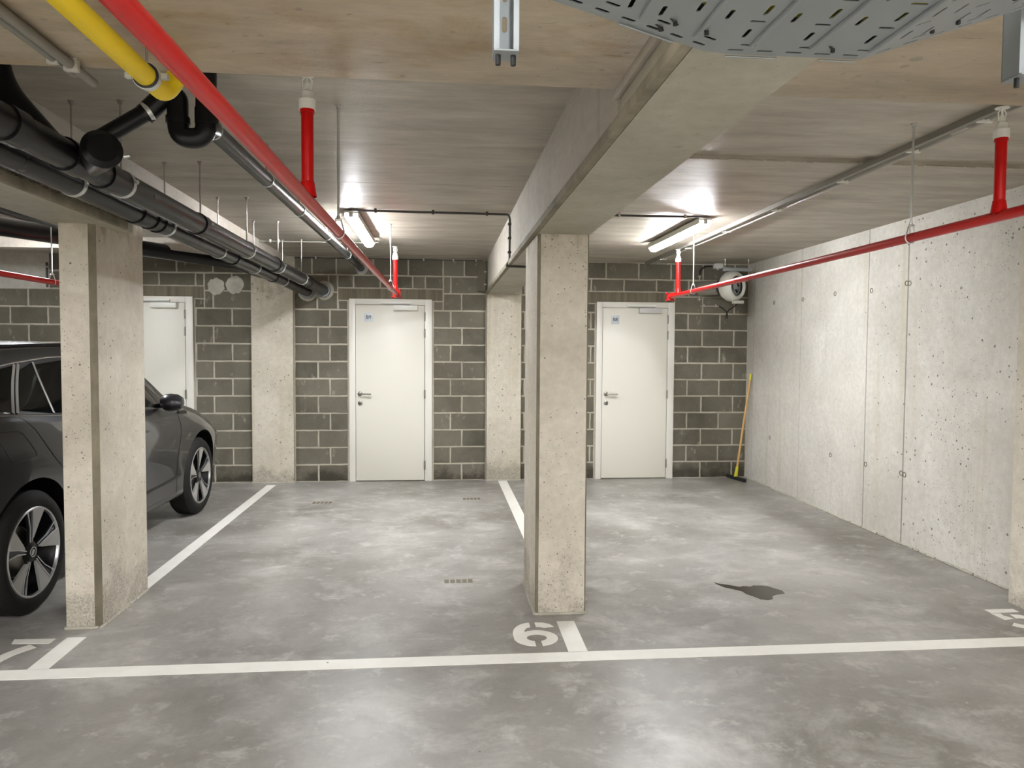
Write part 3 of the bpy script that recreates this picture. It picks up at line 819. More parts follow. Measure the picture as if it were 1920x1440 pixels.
# small drain with trap, right of the pair
CA, CB = (-.925, 3.10, 2.452), (-.926, 8.9, 2.523)
pc = root('drain_pipe', CA, 'thin black drain pipe with a trap, close under the ceiling', 'pipe')
P(lambda q: q.tube([CA, CB], .036, 24), 'pipe', M['black'], pc)
for y in (3.16, 4.10, 5.02, 6.2, 7.55):
    c = at_y(CA, CB, y)
    P(lambda q: (q.band(c, V(CB)-V(CA), .037, .018, .003, 28), q.box(c[0]-.052, c[0]-.036, c[1]-.008, c[1]+.008, c[2]+.0, c[2]+.014)), 'pipe_clamp', M['zinc'], pc, label='shiny zinc clamp ring')
    P(lambda q: rod(q, c[0], c[1], c[2]+.036), 'hanger_rod', M['rod'], pc)
def trap(q):
    # riser from the slab, U bend, crest and fall towards the big pipe
    q.tube(fillet([(-.914, 3.05, 2.66), (-.918, 3.05, 2.385), (-1.023, 3.05, 2.385), (-1.023, 3.05, 2.545), (-1.072, 3.05, 2.545), (-1.15, 3.05, 2.468)], .052, 8), .0395, 22)
P(trap, 'trap', M['black'], pc)
P(lambda q: (q.tube([(-.914, 3.05, 2.44), (-.914, 3.05, 2.50)], .045, 22), q.tube([(-1.023, 3.05, 2.44), (-1.023, 3.05, 2.465)], .045, 22)), 'trap_collars', M['black'], pc)
P(lambda q: q.tube([(-.914, 3.04, 2.43), (-.922, 3.14, 2.45)], .041, 20), 'tee', M['black'], pc)
P(lambda q: q.tube([(-1.125, 3.05, 2.49), (-1.33, 2.99, 2.33)], .033, 20), 'branch_pipe', M['black'], pc)
P(lambda q: q.band((-1.135, 3.047, 2.482), (-.21, -.06, -.16), .036, .016, .003, 28), 'pipe_clamp', M['zinc'], pc, label='shiny zinc clamp ring')
P(lambda q: q.lathe([(0, .04), (0, .058), (.02, .06)], (CB[0], CB[1]-.02, CB[2]), (0, 1, 0), 24), 'fire_collar', M['galv'], pc)
P(lambda q: q.lathe([(0, .04), (.0, .07), (.008, .075)], (CB[0], CB[1]-.008, CB[2]), (0, 1, 0), 24), 'mortar_ring', M['patch'], pc)

# black pipes in the left bay
pd = root('drain_pipe', (-2.38, 1.0, 2.31), 'black drain pipe on the far side of the left beam above the car', 'pipe')
P(lambda q: q.tube([(-2.33, 1.0, 2.345), (-2.36, 6.0, 2.36)], .06, 24), 'pipe', M['black'], pd)
pe = root('drain_pipe', (-3.0, 6.9, 2.6), 'black drain pipe slanting across to the wall behind the narrow left column', 'pipe')
P(lambda q: q.tube(fillet([(-3.5, 5.9, 2.50), (-2.9, 7.35, 2.52), (-2.22, 8.3, 2.50), (-2.05, 8.9, 2.46)], .1), .075, 24), 'pipe', M['black'], pe)
P(lambda q: rod(q, -2.25, 8.25, 2.52), 'hanger_rod', M['rod'], pe)

# sprinkler pipes
def sprinkler_head(q, x, y, z, mat=None):
    q.lathe([(0, 0), (0, .029), (.034, .029), (.042, .022), (.060, .020), (.066, .012), (.090, .008), (.094, .004), (.118, .004), (.118, .026), (.121, .026), (.121, 0)], (x, y, z), (0, 0, 1), 20)
    q.tube([(x-.014, y, z+.07), (x-.017, y, z+.10), (x-.003, y, z+.118)], .003, 6); q.tube([(x+.014, y, z+.07), (x+.017, y, z+.10), (x+.003, y, z+.118)], .003, 6)

def sprinkler(label, a, b, risers, hangers, r=.0215, end=True, headmat='white'):
    rt = root('sprinkler_pipe', a, label, 'pipe')
    P(lambda q: q.tube([a, b], r, 28), 'pipe', M['red'], rt)
    for (y, zt) in risers:
        c = at_y(a, b, y)
        ri = P(lambda q: (q.tube([c, (c[0], c[1], zt)], r*.98, 24), q.lathe([(0, r*1.45), (.012, r*1.35), (.05, r*1.1), (.052, r)], (c[0], c[1], c[2]+.012), (0, 0, 1), 24), q.lathe([(0, r), (0, r*1.15), (.012, r*1.15), (.012, r)], (c[0], c[1], zt-.016), (0, 0, 1), 24)), 'riser', M['red'], rt)
        P(lambda q: sprinkler_head(q, c[0], c[1], zt-.004), 'sprinkler_head', M[headmat], rt, label='white upright sprinkler head').parent = ri
    for y in hangers:
        c = at_y(a, b, y)
        hr = P(lambda q: rod(q, c[0], c[1], c[2]+.055, 2.65, .0055), 'hanger_rod', M['zinc'], rt)
        def lp(q):
            n = 14; pts = []
            for i in range(n+1):
                t = math.radians(-250 + 320*i/n) if False else math.radians(155 + 230*i/n)
                pts.append((c[0]+math.cos(t)*(r+.004), c[1], c[2]+math.sin(t)*(r+.004)))
            pts = [(c[0]-.010, c[1], c[2]+.058)] + pts + [(c[0]+.010, c[1], c[2]+.058)]
            q.tube(pts, .0032, 8); q.box(c[0]-.014, c[0]+.014, c[1]-.010, c[1]+.010, c[2]+.054, c[2]+.062, .002)
            q.lathe([(0, .009), (.010, .009)], (c[0], c[1], c[2]+.063), (0, 0, 1), 6)
        P(lp, 'hanger_loop', M['zinc'], rt).parent = hr
    if end:
        d = (V(b)-V(a)).normalized()
        def cap(q):
            q.lathe([(0, r), (0, r*1.75), (.034, r*1.75), (.038, r*1.4), (.042, r*1.1), (.05, 0)], V(b)-d*.02, d, 24)
            for k in range(4):
                t = PI/4 + PI/2*k; e = V(b) + V((math.cos(t), 0, math.sin(t)))*r*2.3
                q.box(e.x-.010, e.x+.010, e.y-.012, e.y+.012, e.z-.010, e.z+.010, .003); q.lathe([(-.028, .007), (.028, .007), (.028, 0)], e, (0, 1, 0), 6); q.lathe([(-.036, .004), (.036, .004)], e, (0, 1, 0), 6)
                q.lathe([(-.008, .011), (.008, .011)], e, (0, 1, 0), 8)
        P(cap, 'end_cap', M['red'], rt)
    return rt
sprinkler('red sprinkler pipe crossing the top left and ending above door B9', (-.485, .2, 2.072), (-.425, 7.28, 2.108), ((2.68, 2.40), (7.12, 2.42)), (3.42, 6.53))
sprinkler('red sprinkler pipe running along the right bay beside the concrete wall', (2.15, .6, 2.10), (2.362, 7.50, 2.13), ((2.785, 2.42), (7.22, 2.46)), (3.37, 6.73))
sprinkler('red sprinkler pipe above the grey car behind the narrow left column', (-3.05, 1.5, 2.066), (-2.99, 7.4, 2.075), ((7.2, 2.42),), (6.1, 2.9))

# yellow gas pipe
gp = root('gas_pipe', (-.79, .9, 2.29), 'yellow gas pipe under the cross beam at the top left', 'pipe')
P(lambda q: q.tube(fillet([(-.79, .7, 2.295), (-.79, 2.262, 2.293), (-.752, 2.285, 2.387)], .055, 10), .0275, 24), 'pipe', M['yellow'], gp)
for y in (1.28, 2.12):
    P(lambda q: q.band((-.79, y, 2.294), (0, 1, 0), .028, .026, .006, 28), 'clamp_rubber', M['blackdull'], gp, label='black rubber clamp lining')
    P(lambda q: (q.band((-.79, y, 2.294), (0, 1, 0), .0335, .016, .003, 28), q.box(-.752, -.735, y-.008, y+.008, 2.288, 2.302), q.box(-.845, -.828, y-.008, y+.008, 2.288, 2.302)), 'clamp_band', M['zinc'], gp)
    P(lambda q: q.tube([(-.79, y, 2.33), (-.79, y, 2.386)], .004, 8), 'hanger_rod', M['rod'], gp)

# ------------------------------------------------------------------ cable tray and its supports
def slot(cx_, cy_, l, w, ang):
    pts = []; c, s = math.cos(ang), math.sin(ang)
    for k in range(5):
        t = -PI/2 + PI*k/4; pts.append((l/2-w/2+math.cos(t)*w/2, math.sin(t)*w/2))
    for k in range(5):
        t = PI/2 + PI*k/4; pts.append((-l/2+w/2+math.cos(t)*w/2, math.sin(t)*w/2))
    return [(cx_+p[0]*c-p[1]*s, cy_+p[0]*s+p[1]*c) for p in pts]
def circ(cx_, cy_, r, n=14): return [(cx_+r*math.cos(2*PI*i/n), cy_+r*math.sin(2*PI*i/n)) for i in range(n)]
TZ = 2.03
ct = root('cable_tray', (.5, 1.0, TZ), 'perforated galvanised cable tray close overhead at the top right', 'cable tray')
poly = [(-.32, .752), (.408, 1.144), (.453, 1.150), (.668, 1.148), (.668, .30), (-.32, .30)]
holes = []
dv = V((.408+.32, 1.144-.752)); dL = dv.length; dv.normalize(); dn = V((dv.y, -dv.x)); da = math.atan2(dv.y, dv.x)
k = 0; t = .03
while t < dL-.015:
    p = V((-.32, .752)) + dv*t + dn*.016; holes.append(slot(p.x, p.y, .026, .006, da))
    if k % 2 == 0:
        p2 = p + dn*.022; holes.append(slot(p2.x, p2.y, .026, .006, da))
    t += .048; k += 1
for i in range(5):
    x = .455 + .047*i; holes.append(slot(x, 1.134, .026, .006, 0))
    if i % 2 == 0: holes.append(slot(x+.012, 1.114, .026, .006, 0)); 
for i in range(-14, 8):
    x = .448 + i*.048
    for j in range(9):
        y = 1.075 - j*.075 + (.018 if i % 2 else 0)
        lim = .752 + (x+.32)*dv.y/dv.x if x < .42 else 1.15
        if y > lim - .062 or not -.29 < x < .65: continue
        if (i % 4 == 1) and (j % 3 == 2): holes.append(circ(x, y, .011))
        else: holes.append(slot(x, y, .030, .0065, PI/2))
        if i % 2 == 0 and y-.037 > .33 and y-.037 < lim-.06: holes.append(slot(x, y-.040, .024, .006, 0))
pl = plate('tray_bottom', [[(p[0]-.5, p[1]-1.0) for p in o_] for o_ in [poly]+holes], .0015, M['galv']); pl.parent = ct
def ribs(q):
    for i in range(-7, 3):
        x = .472 + i*.096
        lim = .752 + (x+.32)*dv.y/dv.x if x < .42 else 1.15
        q.tube([(x, lim-.035, TZ-.0005), (x, lim-.055, TZ-.002), (x, .31, TZ-.002)], .004, 8)
P(ribs, 'stiffening_ribs', M['galv'], ct)
def lips(q):
    pts = [(-.32, .752), (.408, 1.144), (.453, 1.150), (.668, 1.148)]
    for a, b in zip(pts[:-1], pts[1:]):
        q.bm.faces.new([q._v(p) for p in ((a[0], a[1], TZ), (b[0], b[1], TZ), (b[0], b[1], TZ+.055), (a[0], a[1], TZ+.055))])
        q.bm.faces.new([q._v(p) for p in ((a[0], a[1]+.0015, TZ), (a[0], a[1]+.0015, TZ+.055), (b[0], b[1]+.0015, TZ+.055), (b[0], b[1]+.0015, TZ))])
P(lips, 'side_flange', M['galv'], ct, smooth=False)
# rising section to the right
ang = math.atan2(.09, .265)
wl = math.hypot(.9, .9*math.tan(ang)) if False else .62
hw = []
for i in range(12):
    u = .03 + i*.048
    hw.append(slot(u, .834, .026, .006, 0)); 
    if i % 2: hw.append(slot(u, .812, .026, .006, 0))
    for j in range(9):
        y = .775 - j*.075 + (.018 if i % 2 else 0)
        hw.append(slot(u, y, .030, .0065, PI/2))
        if i % 2 == 0: hw.append(slot(u, y-.040, .024, .006, 0))
mw = Matrix.Translation((.668-.5, .30-1.0, 0)) @ Matrix.Rotation(-ang, 4, 'Y')
w2 = plate('rising_section', [[(0, 0), (wl, 0), (wl, .848), (0, .848)]] + hw, .0015, M['galv'], None, mw); w2.parent = ct
P(lambda q: q.bm.faces.new([q._v(p) for p in ((.668, 1.15, TZ), (.668+wl*math.cos(ang), 1.15, TZ+wl*math.sin(ang)), (.668+wl*math.cos(ang), 1.15, TZ+wl*math.sin(ang)+.055), (.668, 1.15, TZ+.055))]), 'rising_flange', M['galv'], ct, smooth=False)
for (x, y, z) in ((.315, 1.065, TZ), (.33, 1.045, TZ), (.385, 1.07, TZ), (.60, 1.11, TZ), (.755, 1.10, 2.062), (.79, 1.09, 2.073), (.85, 1.05, 2.094), (.20, .975, TZ)):
    P(lambda q: (q.tube([(x-.012, y-.008, z+.002), (x, y, z-.004), (x+.003, y+.005, z-.004), (x+.011, y+.018, z+.002)], .0016, 6), q.box(x-.0025, x+.003, y-.0025, y+.0025, z-.008, z-.002, .0008)), 'cable_tie', M['blackdull'], ct, label='black cable tie')
P(lambda q: (q.box(.365, .372, .32, 1.13, TZ-.012, TZ-.004),), 'joint_strip', M['galv'], ct) if False else None
for (pa_, pb_) in (((.252, 1.058), (.348, 1.112)), ((.445, 1.153), (.53, 1.153)), ((.60, 1.152), (.66, 1.152))):
    P(lambda q: q.tube([(pa_[0], pa_[1], TZ-.003), (pb_[0], pb_[1], TZ-.003)], .0015, 6), 'edge_bead', M['galv'], ct)
# cables lying in the tray
for i in range(13):
    off = .020 + i*.050 + random.uniform(-.004, .004); rr_ = random.choice((.013, .017, .021))
    a = V((-.34, .752)) + dn*off; b2 = V((.43 - off*.25, 1.146)) + V((0, -1))*off
    col = M['blackdull'] if i not in (2, 5) else M['gycable']
    pts = fillet([(a.x, a.y, TZ+.006+rr_), (b2.x, b2.y, TZ+.006+rr_), (.668, 1.146-off, TZ+.006+rr_), (.668+.62*math.cos(.327), 1.146-off, TZ+.62*math.sin(.327)+.010+rr_)], .08, 5)
    q = MB(pts[0]); q.tube(pts, rr_, 10)
    o = q.build('power_cable', col); tag(o, 'thick cable lying in the overhead cable tray, seen through its slots', 'cable', 'cables lying in the tray')
    if i in (2, 5): o['label'] = 'yellow-green cable in the overhead tray, ' + ('nearer its edge' if i == 2 else 'farther from its edge'); 
def strut(x0, label):
    rt = root('strut_hanger', (x0, 1.22, 2.385), label, 'bracket')
    zb = 2.048
    x1 = x0+.041
    hs = [slot(0, -.015-.048*i, .026, .010, PI/2) for i in range(0, 7)]
    hs = [[(p[0], p[1]) for p in h] for h in hs]
    outl = [(-.0205, 0.0), (.0205, 0), (.0205, -.337), (-.0205, -.337)]
    hs = [slot(0, -.03-.05*i, .026, .009, PI/2) for i in range(6)]
    w_ = plate('web', [outl]+hs, .002, M['galv'], None, Matrix.Translation((.0205, .041, 0)) @ Matrix.Rotation(PI/2, 4, 'X')); w_.parent = rt
    P(lambda q: q.box(x0, x0+.002, 1.22, 1.261, zb, 2.385), 'flange', M['galv'], rt)
    P(lambda q: q.box(x1-.002, x1, 1.22, 1.261, zb, 2.385), 'flange', M['galv'], rt)
    P(lambda q: (q.box(x0+.002, x0+.009, 1.22, 1.222, zb, 2.385), q.box(x1-.009, x1-.002, 1.22, 1.222, zb, 2.385)), 'lip', M['galv'], rt)
    P(lambda q: (q.box(x0-.0, x1+.0, 1.215, 1.262, zb-.003, zb, .001),), 'end_plate', M['galv'], rt)
    P(lambda q: (q.lathe([(0, .0045), (.016, .0045), (.016, 0)], (x0+.008, 1.235, zb-.003), (0, 0, -1), 10), q.lathe([(0, .0045), (.016, .0045), (.016, 0)], (x1-.008, 1.235, zb-.003), (0, 0, -1), 10)), 'bolt', M['blackdull'], rt)
    return rt
strut(.085, 'slotted galvanised channel hanging from the cross beam, top centre')
strut(1.0, 'galvanised channel hanging at the top right corner beside the cable tray')

# ------------------------------------------------------------------ fan in the far right corner
fan = root('duct_fan', (3.44, 8.5, 2.65), 'round light grey duct fan hung in the corner above the broom', 'fan')
fc = V((3.41, 8.45, 2.335)); fa = V((.50, -.86, .0)).normalized()
P(lambda q: q.lathe([(-.13, .09), (-.11, .115), (-.085, .15), (-.05, .172), (0, .180), (.035, .176), (.065, .160), (.080, .142), (.083, .130), (.078, .122), (.05, .114), (.02, .112), (.0, .112)], fc, fa, 40), 'housing', M['fanbody'], fan)
P(lambda q: q.lathe([(.055, .113), (-.04, .111), (-.04, .0)], fc, fa, 32), 'inlet', M['blackdull'], fan)
def blades(q):
    d, a, b = q.frame(fa)
    for k in range(6):
        t = 2*PI*k/6; e = a*math.cos(t)+b*math.sin(t); s = a*math.cos(t+.5)+b*math.sin(t+.5)
        q.face([fc+d*.015+e*.035, fc+d*.030+e*.104, fc+d*.005+s*.104, fc+d*.0+s*.035])
    q.lathe([(-.02, 0), (-.02, .045), (.04, .040), (.05, 0)], fc, fa, 20)
P(blades, 'impeller', M['galv'], fan, smooth=False)
P(lambda q: q.tube([fc - fa*.10, fc - fa*.30, fc - fa*.30 + V((-.10, .12, 0))], .088, 24), 'duct', M['greyrub'], fan)
P(lambda q: (q.lathe([(-.165, .0), (-.165, .10), (-.125, .10), (-.125, 0)], fc, fa, 24)), 'duct_clamp', M['blackdull'], fan)
P(lambda q: q.box(3.285, 3.64, 8.43, 8.47, 2.512, 2.553, .002), 'mounting_rail', M['galv'], fan)
for x in (3.315, 3.60):
    P(lambda q: rod(q, x, 8.45, 2.50), 'hanger_rod', M['rod'], fan)
P(lambda q: q.box(3.40, 3.525, 8.38, 8.44, 2.130, 2.165, .004), 'terminal_box', M['conduit'], fan)
jb = root('junction_box', (3.36, 8.83, 2.62), 'small light grey junction box on the wall top beside the duct fan', 'box')
P(lambda q: (q.box(3.335, 3.435, 8.80, 8.9, 2.585, 2.645, .006), q.lathe([(0, .014), (.018, .012)], (3.335, 8.85, 2.615), (-1, 0, 0), 12), q.lathe([(0, .014), (.015, .012)], (3.38, 8.85, 2.585), (0, 0, -1), 12)), 'casing', M['white'], jb)
def cab(name, pts, r, mat, label):
    q = MB(pts[0]); q.tube(fillet(pts, .12, 8), r, 8); return tag(q.build(name, mat), label, 'cable')
cab('cable', [(3.32, 8.86, 2.615), (3.22, 8.86, 2.61), (3.165, 8.87, 2.56), (3.162, 8.88, 2.50)], .009, M['blackdull'], 'black cable curving from the junction box to the conduit by the fan')
conduit('conduit', [(3.162, 8.88, 2.535), (3.165, 8.88, 2.19)], .009, 'short upright grey conduit on the block wall left of the fan', [(3.163, 8.88, 2.49, 'wz'), (3.165, 8.88, 2.21, 'wz')], mat=M['conduit'])
conduit('conduit', [(3.18, 8.88, 2.128), (3.415, 8.88, 2.128)], .009, 'short level grey conduit on the block wall below the fan', [(3.22, 8.88, 2.128, 'x'), (3.375, 8.88, 2.128, 'x')], mat=M['conduit'])
cab('cable', [(3.415, 8.87, 2.128), (3.45, 8.84, 2.10), (3.49, 8.8, 2.05), (3.49, 8.78, 1.975), (3.455, 8.76, 1.98), (3.46, 8.72, 2.06), (3.50, 8.6, 2.11), (3.47, 8.42, 2.14)], .007, M['blackdull'], 'black looped cable hanging below the fan')
conduit('conduit', [(2.56, 8.86, 2.632), (3.33, 8.86, 2.632)], .008, 'thin grey conduit along the wall top above door B8', [(2.75, 8.86, 2.632, 'x')], mat=M['conduit'])

# ------------------------------------------------------------------ squeegee broom
br = root('squeegee', (3.61, 8.74, 0), 'floor squeegee with wooden handle leaning in the far right corner', 'squeegee')
hb, ht = V((3.612, 8.735, .035)), V((3.772, 8.72, 1.30)); hd = (ht-hb)
P(lambda q: q.tube([hb+hd*.05, hb+hd*.94], .0125, 14), 'handle', M['wood'], br)
P(lambda q: q.tube([hb+hd*.94, ht], .0135, 14), 'grip_end', M['limewrap'], br, label='yellow-green handle tip')
P(lambda q: q.tube([hb, hb+hd*.10], .016, 12, rs=[.024, .016]), 'socket', M['limewrap'], br, label='yellow-green socket')
bd = V((.07, -.38, 0)).normalized()*.21; bn = V((-bd.y, bd.x, 0)).normalized()*.018
def head(q):
    c = V((3.608, 8.735, 0))
    a = [c-bd-bn, c+bd-bn, c+bd+bn, c-bd+bn]
    q.prism([(p.x, p.y) for p in a], .002, .042, .004)
P(head, 'rubber_head', M['blackdull'], br)

# ------------------------------------------------------------------ the car
def car():
    th = .0388
    rt = empty('car', (-3.289, 4.60, 0), -th, 'dark grey SUV parked nose to the wall behind the narrow left column', 'car')
    # local frame: x = across (right side positive), y = forward from the rear axle, z up
    st = [-1.03, -.98, -.88, -.6, -.2, .3, .8, 1.3, 1.7, 2.0, 2.3, 2.7, 3.0, 3.25, 3.45, 3.56, 3.60]
    T = dict(
        low =[.42, .34, .28, .24, .22, .22, .22, .22, .22, .22, .22, .22, .22, .23, .26, .34, .45],
        wb  =[.60, .74, .83, .905,.935,.94, .94, .94, .94, .94, .94, .94, .925,.885,.80, .66, .45],
        zb  =[.80, .98, 1.10,1.205,1.185,1.143,1.115,1.092,1.077,1.068,1.055,1.00,.935,.86,.76, .64, .58],
        wbt =[.55, .66, .76, .84, .875,.885,.885,.885,.88,.875,.86, .83, .80, .745,.65, .52, .34],
        zc  =[.84, 1.06,1.30,1.49,1.565,1.60,1.612,1.595,1.50,1.345,1.13,1.06,.985,.905,.80, .67, .60],
        wc  =[.50, .58, .60, .62, .64, .65, .65, .65, .69, .735,.79, .72, .68, .62, .52, .40, .25],
        zr  =[.82, 1.02,1.25,1.425,1.50,1.535,1.545,1.525,1.43,1.285,1.10,1.045,.972,.893,.79, .665,.595])
    def interp(xs, ys, x):
        # monotone-ish catmull
        if x <= xs[0]: return ys[0]
        if x >= xs[-1]: return ys[-1]
        i = max(j for j in range(len(xs)) if xs[j] <= x); i = min(i, len(xs)-2)
        h = xs[i+1]-xs[i]; t = (x-xs[i])/h
        def sl(j):
            if j == 0: return (ys[1]-ys[0])/(xs[1]-xs[0])
            if j == len(xs)-1: return (ys[-1]-ys[-2])/(xs[-1]-xs[-2])
            a = (ys[j]-ys[j-1])/(xs[j]-xs[j-1]); b = (ys[j+1]-ys[j])/(xs[j+1]-xs[j])
            return 0 if a*b <= 0 else 2*a*b/(a+b)
        m0, m1 = sl(i)*h, sl(i+1)*h
        return (2*t**3-3*t*t+1)*ys[i] + (t**3-2*t*t+t)*m0 + (-2*t**3+3*t*t)*ys[i+1] + (t**3-t*t)*m1
    def ctrl(s):
        g = {k: interp(st, v, s) for k, v in T.items()}
        H = g['zb']-g['low']
        pts = [(g['wb']*.72, g['low']-.005), (g['wb']*.93, g['low']+.02), (g['wb']*.965, g['low']+H*.18), (g['wb']*.975, g['low']+H*.36), (g['wb']*1.0, g['low']+H*.66),
               (g['wb']*.992, g['low']+H*.80), (g['wb']*.5+g['wbt']*.5, g['low']+H*.93), (g['wbt'], g['zb']),
               (g['wbt']*.42+g['wc']*.58, g['zb']*.42+g['zr']*.58), (g['wc']+.005, g['zr']-.005), (g['wc']*.93, g['zr']*.55+g['zc']*.45), (g['wc']*.6, g['zc']*.93+g['zr']*.07), (0, g['zc'])]
        return pts
    NS, NT_ = 96, 60
    def section(s):
        p = ctrl(s); out = []
        n = len(p)-1
        for i in range(NT_+1):
            t = i/NT_*n; k = min(int(t), n-1); u = t-k
            p0, p1, p2, p3 = p[max(k-1, 0)], p[k], p[k+1], p[min(k+2, n)]
            if k == n-1: p3 = (-p[n-1][0], p[n-1][1])
            c = []
            for d in (0, 1):
                c.append(.5*((2*p1[d]) + (-p0[d]+p2[d])*u + (2*p0[d]-5*p1[d]+4*p2[d]-p3[d])*u*u + (-p0[d]+3*p1[d]-3*p2[d]+p3[d])*u**3))
            out.append((max(c[0], 0), c[1]))
        return out
    ss = [-1.03 + (3.60+1.03)*i/NS for i in range(NS+1)]
    secs = [section(s) for s in ss]
    def surf_w(s, z):
        sec = section(s); best = None
        for (a, b) in zip(sec[:-1], sec[1:]):
            if (a[1]-z)*(b[1]-z) <= 0 and abs(a[1]-b[1]) > 1e-6:
                u = (z-a[1])/(b[1]-a[1]); w = a[0]+(b[0]-a[0])*u
                if best is None or w > best: best = w
        return best if best is not None else max(a[0] for a in sec)
    # paint
    mp_, nt_, b_2 = newmat('dark_grey_car_paint'); b_2.inputs['Base Color'].default_value = (.046, .046, .052, 1); b_2.inputs['Metallic'].default_value = .75
    b_2.inputs['Roughness'].default_value = .34; b_2.inputs['Coat Weight'].default_value = 1; b_2.inputs['Coat Roughness'].default_value = .03
    fl = nt_.nodes.new('ShaderNodeTexNoise'); fl.inputs['Scale'].default_value = 900; tc = nt_.nodes.new('ShaderNodeTexCoord'); nt_.links.new(tc.outputs['Object'], fl.inputs['Vector'])
    mrr = nt_.nodes.new('ShaderNodeMapRange'); mrr.inputs['To Min'].default_value = .28; mrr.inputs['To Max'].default_value = .42; nt_.links.new(fl.outputs['Fac'], mrr.inputs['Value']); nt_.links.new(mrr.outputs[0], b_2.inputs['Roughness'])
    glass = simple('dark_tinted_glass', (.003, .0035, .0035, 1), .05, spec=.35)
    chrome = simple('satin_chrome_trim', srgb(170,170,172), .25, 1)
    blk = simple('black_trim', (.006, .006, .0065, 1), .35, spec=.3)
    rub = simple('tyre_rubber', (.011, .0105, .010, 1), .65, spec=.25)
    silver = simple('machined_alloy', srgb(200,200,202), .3, .9)
    graph = simple('graphite_alloy', (.025, .026, .03, 1), .3, .6)
    silv2 = simple('pale_grey_alloy', srgb(176,174,170), .36, .35)
    # body shell
    bm = bmesh.new(); grid = {}
    for i, s in enumerate(ss):
        for j, (w, z) in enumerate(secs[i]):
            grid[i, j, 1] = bm.verts.new((w, s, z))
            grid[i, j, -1] = grid[i, j, 1] if w < 1e-5 else bm.verts.new((-w, s, z))
    for i in range(NS):
        for j in range(NT_):
            for sg in (1, -1):
                q = [grid[i, j, sg], grid[i+1, j, sg], grid[i+1, j+1, sg], grid[i, j+1, sg]]
                q2 = []
                for v_ in q:
                    if v_ not in q2: q2.append(v_)
                if len(q2) > 2: bm.faces.new(q2)
        bm.faces.new((grid[i, 0, 1], grid[i, 0, -1], grid[i+1, 0, -1], grid[i+1, 0, 1]))
    for i in (0, NS):
        loop = [grid[i, j, 1] for j in range(NT_+1)] + [grid[i, j, -1] for j in range(NT_-1, -1, -1)]
        l2 = []
        for v_ in loop:
            if v_ not in l2: l2.append(v_)
        bm.faces.new(l2)
    bmesh.ops.recalc_face_normals(bm, faces=bm.faces[:])
    me = bpy.data.meshes.new('body'); bm.to_mesh(me); bm.free(); me.materials.append(mp_)
    body = bpy.data.objects.new('body', me); COL.objects.link(body)
    # cut the wheel wells
    cb2 = bmesh.new()
    for s in (0, 2.70):
        for sg in (1, -1):
            mt = Matrix.Translation((sg*.86, s, .385)) @ Matrix.Rotation(PI/2, 4, 'Y')
            bmesh.ops.create_cone(cb2, cap_ends=True, segments=56, radius1=.412, radius2=.412, depth=.52, matrix=mt)
    cm = bpy.data.meshes.new('cut'); cb2.to_mesh(cm); cb2.free(); cut = bpy.data.objects.new('cut', cm); COL.objects.link(cut)
    cm.materials.append(blk)
    md = body.modifiers.new('b', 'BOOLEAN'); md.operation = 'DIFFERENCE'; md.solver = 'EXACT'; md.object = cut
    me.materials.append(blk)
    dg = bpy.context.evaluated_depsgraph_get(); dg.update()
    nm = bpy.data.meshes.new_from_object(body.evaluated_get(dg)); body.modifiers.clear(); body.data = nm; nm.name = 'body'
    # faces inside the wells are black liner
    if len(nm.materials) < 2: nm.materials.append(blk)
    for p in nm.polygons:
        c = p.center
        for s in (0, 2.70):
            rr = math.hypot(c.y-s, c.z-.385)
            if rr < .4125 and (rr > .405 or abs(abs(c.x)-.60) < .01): p.material_index = 1
            elif rr < .40: p.material_index = 1
    nm.shade_smooth(); nm.set_sharp_from_angle(angle=math.radians(32))
    bpy.data.objects.remove(cut)
    body.parent = rt
    def cpart(fn, name, mat, par=rt, **k):
        q = MB(); fn(q); o = q.build(name, mat, None, **k); o.parent = par; o.location = (0, 0, 0); return o
    # patches that follow the body side
    def patch(q, poly, off, th_=.004, sgs=(1,), step=.035):
        import mathutils
        # fill polygon with a grid clipped per scanline
        z0, z1 = min(p[1] for p in poly), max(p[1] for p in poly)
        nz = max(2, int((z1-z0)/step))
        rows = []
        for i in range(nz+1):
            z = z0 + (z1-z0)*(i/nz); z = min(max(z, z0+1e-5), z1-1e-5); xs = []
            for a, b in zip(poly, poly[1:]+poly[:1]):
                if (a[1]-z)*(b[1]-z) < 0: xs.append(a[0]+(b[0]-a[0])*(z-a[1])/(b[1]-a[1]))
            xs.sort(); rows.append((z, xs[0], xs[-1]))
        nx = max(3, int((max(p[0] for p in poly)-min(p[0] for p in poly))/step))
        for sg in sgs:
            g = [[q._v((sg*(surf_w(a+(b-a)*j/nx, z)+off), a+(b-a)*j/nx, z)) for j in range(nx+1)] for (z, a, b) in rows]
            for i in range(nz):
                for j in range(nx): q.bm.faces.new((g[i][j], g[i][j+1], g[i+1][j+1], g[i+1][j]))
